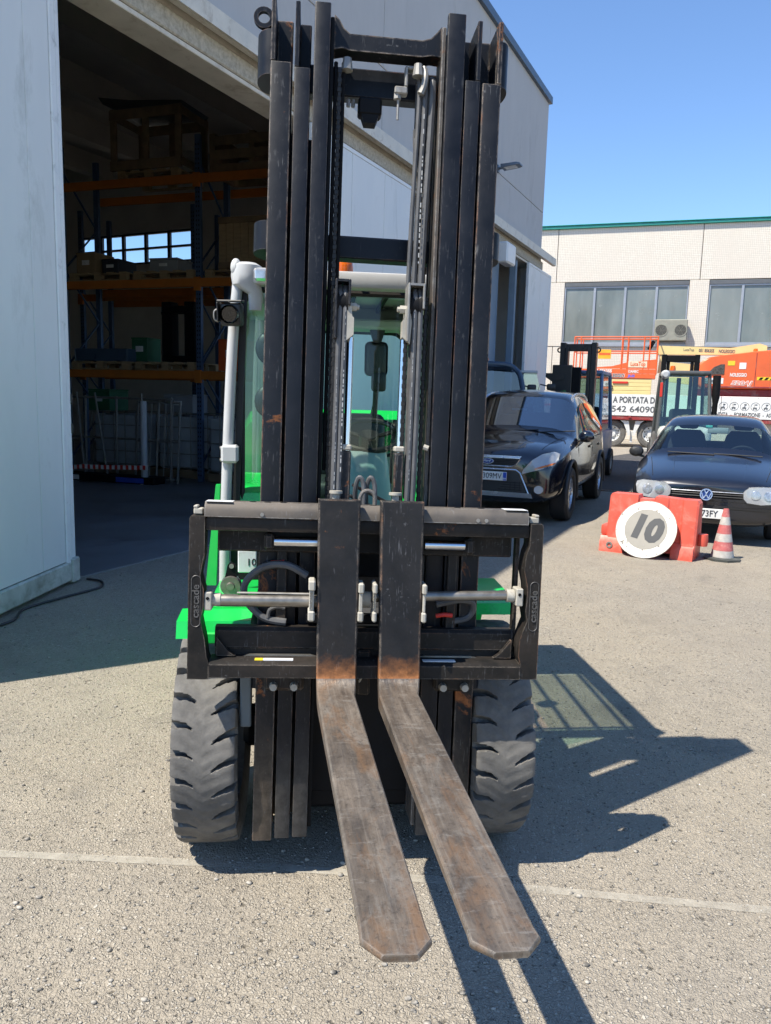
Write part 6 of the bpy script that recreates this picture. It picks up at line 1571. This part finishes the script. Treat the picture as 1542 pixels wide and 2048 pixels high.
def pallet(x, y, z, lab, rz=0., grp='wooden pallets on the racks'):
    P_ = thing('pallet', lab, 'pallet', rp(x, y, z), -fa + rz, grp)
    for k in range(5): G().bb(-.6 + k * .2625, -.6 + k * .2625 + .15, -.4, .4, .122, .144, .002).ob('deck_board', M_WOOD, P_)
    for yy in (-.35, 0, .35):
        G().bb(-.6, .6, yy - .05, yy + .05, .10, .1215).ob('stringer', M_WOOD, P_); G().bb(-.6, .6, yy - .05, yy + .05, 0, .0215).ob('bottom_board', M_WOOD, P_)
        for xx_ in (-.53, 0, .53): G().bb(xx_ - .07, xx_ + .07, yy - .05, yy + .05, .0225, .0995).ob('block', M_WOOD, P_)
    return P_
pallet(-2.0, .42, 1.92, 'pallet on lowest beam near the door edge'); pallet(-.65, .42, 1.92, 'pallet on lowest beam under the black mast section')
pallet(-2.0, .42, 3.46, 'pallet on middle beam near the door edge'); pallet(-.65, .42, 3.46, 'pallet on middle beam beside the blue upright')
pallet(-.95, .45, 5.13, 'pallet on top beam under the framed crate'); pallet(.75, .45, 3.46, 'pallet on middle beam under the plank box')
# framed timber crate on the top beam
CR = thing('timber_crate', 'open framed timber crate with film on top of front rack', 'crate', rp(-.95, .45, 5.275), -fa)
for x in (-.66, -.02, .62): 
    for y in (-.4, .4): G().bb(x - .06, x + .06, y - .02, y + .02, 0, 1.0, .004).ob('crate_post', M_WOODD, CR)
for y in (-.425, .425):
    for z in (.0, .82): G().bb(-.72, .68, y - .018, y + .018, z, z + .16, .004).ob('crate_board', M_WOODD, CR)
for x in (-.70, .66):
    for z in (.05, .85): G().bb(x - .018, x + .018, -.38, .38, z, z + .12, .004).ob('crate_board', M_WOODD, CR)
G().prism([(-.95, 1.22), (-.85, 1.10), (-.6, .99), (.66, .99), (.7, 1.04), (-.3, 1.12)], 1, -.42, .42).ob('film_cover', pmat('grey_film', (.05, .05, .05), .4), CR)
C2 = thing('timber_crate', 'long low slatted crate beyond framed crate on top of rack', 'crate', rp(.85, .5, 5.13), -fa)
for z in (0, .22, .44): G().bb(-.6, .9, -.42, -.40, z, z + .15, .003).ob('crate_board', M_WOODD, C2); G().bb(-.6, .9, .40, .42, z, z + .15, .003).ob('crate_board', M_WOODD, C2)
for x in (-.58, .15, .86): G().bb(x - .05, x + .05, -.40, .40, 0, .64, .003).ob('crate_post', M_WOODD, C2)
# plank box on the middle beam, right bay
PB = thing('plank_box', 'pale plank box on the middle beam right of blue upright', 'box', rp(.98, .45, 3.605), -fa)
for k in range(8): G().bb(-.55 + k * .1375, -.55 + (k + 1) * .1375 - .006, -.42, -.40, .1, .72, .003).ob('plank', M_WOOD, PB)
for z in (.0, .72): G().bb(-.56, .56, -.43, .43, z, z + .1, .005).ob('box_frame', M_WOODD, PB)
G().bb(-.54, .54, -.398, .42, .1, .72).ob('box_core', M_WOODD, PB)
# black mast section lying upright on the lowest shelf
MS = thing('mast_section', 'black steel mast section standing on a pallet on the rack', 'machine part', rp(-.55, .42, 2.068), -fa)
for x in (-.24, .22): G().bb(x - .11, x + .11, -.1, .1, 0, 1.05, .01).ob('channel', M_DARK, MS)
G().bb(-.34, .32, -.12, .12, .0, .12, .01).ob('cross_member', M_DARK, MS); G().bb(-.34, .32, -.12, .12, .86, .98, .01).ob('cross_member', M_DARK, MS); G().bar((-.4, 0, .85), (-.1, 0, .95), .06, .06).ob('roller', M_DARK, MS)
bx = thing('parts_box', 'long low grey tray of parts on the lowest shelf', 'tray', rp(-2.0, .42, 2.068), -fa)
G().bb(-.55, .55, -.35, .35, 0, .03).ob('tray_floor', M_DKBLUE, bx)
for a in ((-.55, .55, -.37, -.352), (-.55, .55, .352, .37)): G().bb(a[0], a[1], a[2], a[3], 0, .22, .004).ob('tray_side', M_DKBLUE, bx)
for a in (-.57, .552): G().bb(a, a + .018, -.37, .37, 0, .22, .004).ob('tray_side', M_DKBLUE, bx)
# intermediate bulk containers
def ibc(x, y, lab):
    T = thing('bulk_container', lab, 'container', rp(x, y, 0), -fa, 'caged liquid containers')
    G().bb(-.58, .58, -.48, .48, .16, 1.12, .06, 2).ob('tank', pmat('milky_plastic', (.42, .45, .48), .5), T); G().bb(-.6, .6, -.5, .5, .0, .15, .01).ob('pallet_base', M_WOODD, T)
    for y_ in (-.5, .5):
        for k in range(6): G().tube([(-.6 + k * .24, y_, .15), (-.6 + k * .24, y_, 1.16)], .010, 6).ob('cage_bar', M_ZINC, T)
        for k in range(5): G().tube([(-.6, y_, .2 + k * .24), (.6, y_, .2 + k * .24)], .010, 6).ob('cage_bar', M_ZINC, T)
    for x_ in (-.6, .6):
        for k in range(4): G().tube([(x_, -.5 + k * .333, .15), (x_, -.5 + k * .333, 1.16)], .010, 6).ob('cage_bar', M_ZINC, T)
    return T
ibc(.78, .55, 'caged white container at rack foot right of blue upright'); ibc(-.5, .9, 'caged white container behind the leaning steel frames'); ibc(-1.9, .9, 'caged white container near the door edge inside bay')
# leaning steel frames, pale post and striped tape
SF = thing('steel_frame', 'grey welded tube frame propped at the foot of the rack', 'frame', rp(-2.75, -.35, 0), -fa)
for x in (0, .35, .7, 1.35, 2.45): G().tube([(x, 0, 0), (x + .02, .0, 1.45)], .022, 8).ob('tube', M_ZINC, SF)
for z in (.72, 1.42): G().tube([(-.1, 0, z), (2.5, 0, z)], .02, 8).ob('tube', M_ZINC, SF)
for x, d in ((.25, .35), (.62, .3), (1.0, .4), (1.95, .25)): G().tube([(x, -.1, 1.5), (x + d, -.3, .02)], .018, 8).ob('leaning_tube', M_ZINC, SF)
PO = G().lathe([(.0, 1.38), (.05, 1.38), (.055, 1.36), (.055, .01), (.09, .01), (.09, 0)], rp(-.55, -.75, 0), 'z', 20).ob('guard_post', pmat('pale_post', (.50, .52, .55), .4), None)
tag(PO, 'pale round guard post inside the open bay', 'post')
TP = thing('barrier_tape', 'red and white striped tape strung low before the rack', 'tape', rp(-2.9, -.9, 0), -fa)
for k in range(46):
    x = k * .055; z = .22 - .05 * sin(min(1, k / 22) * pi) + (.0 if k < 26 else .002 * (k - 26)); G().prism([(x, z), (x + .055, z - .002), (x + .055, z + .07), (x, z + .072)], 1, -.001 - (.0 if k % 2 else .0), .001).ob('stripe', (M_RED, M_STICK)[k % 2], TP, 0)
SK = thing('plinth', 'low dark plinth under the striped tape inside bay', 'plinth', rp(-2.9, -.85, 0), -fa); G().bb(0, 2.6, 0, .35, 0, .12, .02).ob('slab', M_DARK, SK); G().bb(.2, 1.1, -.004, -.001, .02, .10).ob('label_strip', M_STICK, SK); G().bb(1.85, 2.4, -.004, -.001, .02, .10).ob('blue_strip', M_PLBLUE, SK)
# street lamp seen through the back window
LP = thing('street_lamp', 'pale street lamp seen through the warehouse back window', 'lamp', WB + E_ * 24 - EN * 13.6, 0)
G().tube(smooth_path([(0, 0, 0), (0, 0, 5.8), (.1, .0, 6.8), (.6, .0, 7.5), (1.2, 0, 7.8)], 5), .05, 8).ob('lamp_post', M_ALU, LP); g = G(); g.sphere((1.6, 0, 7.85), .3, (1.7, .7, .5), 16); g.ob('lamp_head', M_TWHITE, LP)

# stores on the shelves of the front rack
M_CARD = pmat('carton', (.30, .21, .12), .8, var=.15, vscale=6); M_DKBOX = pmat('dark_bin', (.03, .035, .05), .5); M_GRBOX = pmat('green_bin', (.03, .14, .07), .5); M_LTBOX = pmat('grey_bin', (.28, .29, .31), .6)
def carton(x, y, z, w_, d, h, m, name, lab, cat):
    T = thing(name, lab, cat, rp(x, y, z), -fa + random.uniform(-.08, .08))
    G().bb(-w_ / 2, w_ / 2, -d / 2, d / 2, 0, h, .008).ob('body', m, T); G().bb(-w_ / 2 - .006, w_ / 2 + .006, -d / 2 - .006, d / 2 + .006, h + .001, h + .03, .004).ob('lid', m, T)
    G().bb(-.08, .08, -d / 2 - .010, -d / 2 - .003, h * .45, h * .7, .002).ob('label_card', M_STICK, T)
carton(-2.35, .42, 3.61, .42, .5, .34, M_CARD, 'carton', 'brown carton on middle shelf close to the door edge', 'box')
carton(-1.85, .45, 3.61, .36, .5, .22, M_DKBOX, 'storage_bin', 'dark storage bin on middle shelf below the bright window', 'bin')
carton(-.75, .42, 3.61, .55, .5, .20, M_LTBOX, 'storage_bin', 'low grey bin on middle shelf beside the blue upright', 'bin')
carton(1.45, .42, 1.93, .5, .5, .42, M_CARD, 'carton', 'brown carton on lowest shelf right of the blue upright', 'box')
carton(.55, .42, 1.93, .45, .5, .5, M_ORANGE, 'storage_bin', 'orange bin on lowest shelf right of the blue upright', 'bin')
carton(-1.35, .5, 2.07, .34, .4, .40, M_GRBOX, 'storage_bin', 'green bin on lowest shelf between tray and mast section', 'bin')
carton(-2.2, .5, 1.18, .5, .5, .36, M_GRBOX, 'storage_bin', 'green bin standing on caged container near the door edge', 'bin')
carton(-.6, .6, 1.18, .6, .5, .30, M_LTBOX, 'storage_bin', 'grey bin standing on caged container behind the pale post', 'bin')
SF2 = thing('steel_frame', 'second grey tube frame leaning beside the pale post', 'frame', rp(-.95, -.45, 0), -fa)
for x in (0, .42, .84): G().tube([(x, 0, 0), (x, .12, 1.38)], .02, 8).ob('tube', M_ZINC, SF2)
for z, y in ((.06, 0.), (.70, .06), (1.36, .12)): G().tube([(0, y, z), (.84, y, z)], .018, 8).ob('tube', M_ZINC, SF2)
for x in (.14, .28, .56, .70): G().tube([(x, .0, .06), (x, .12, 1.36)], .008, 6).ob('thin_bar', M_ZINC, SF2)
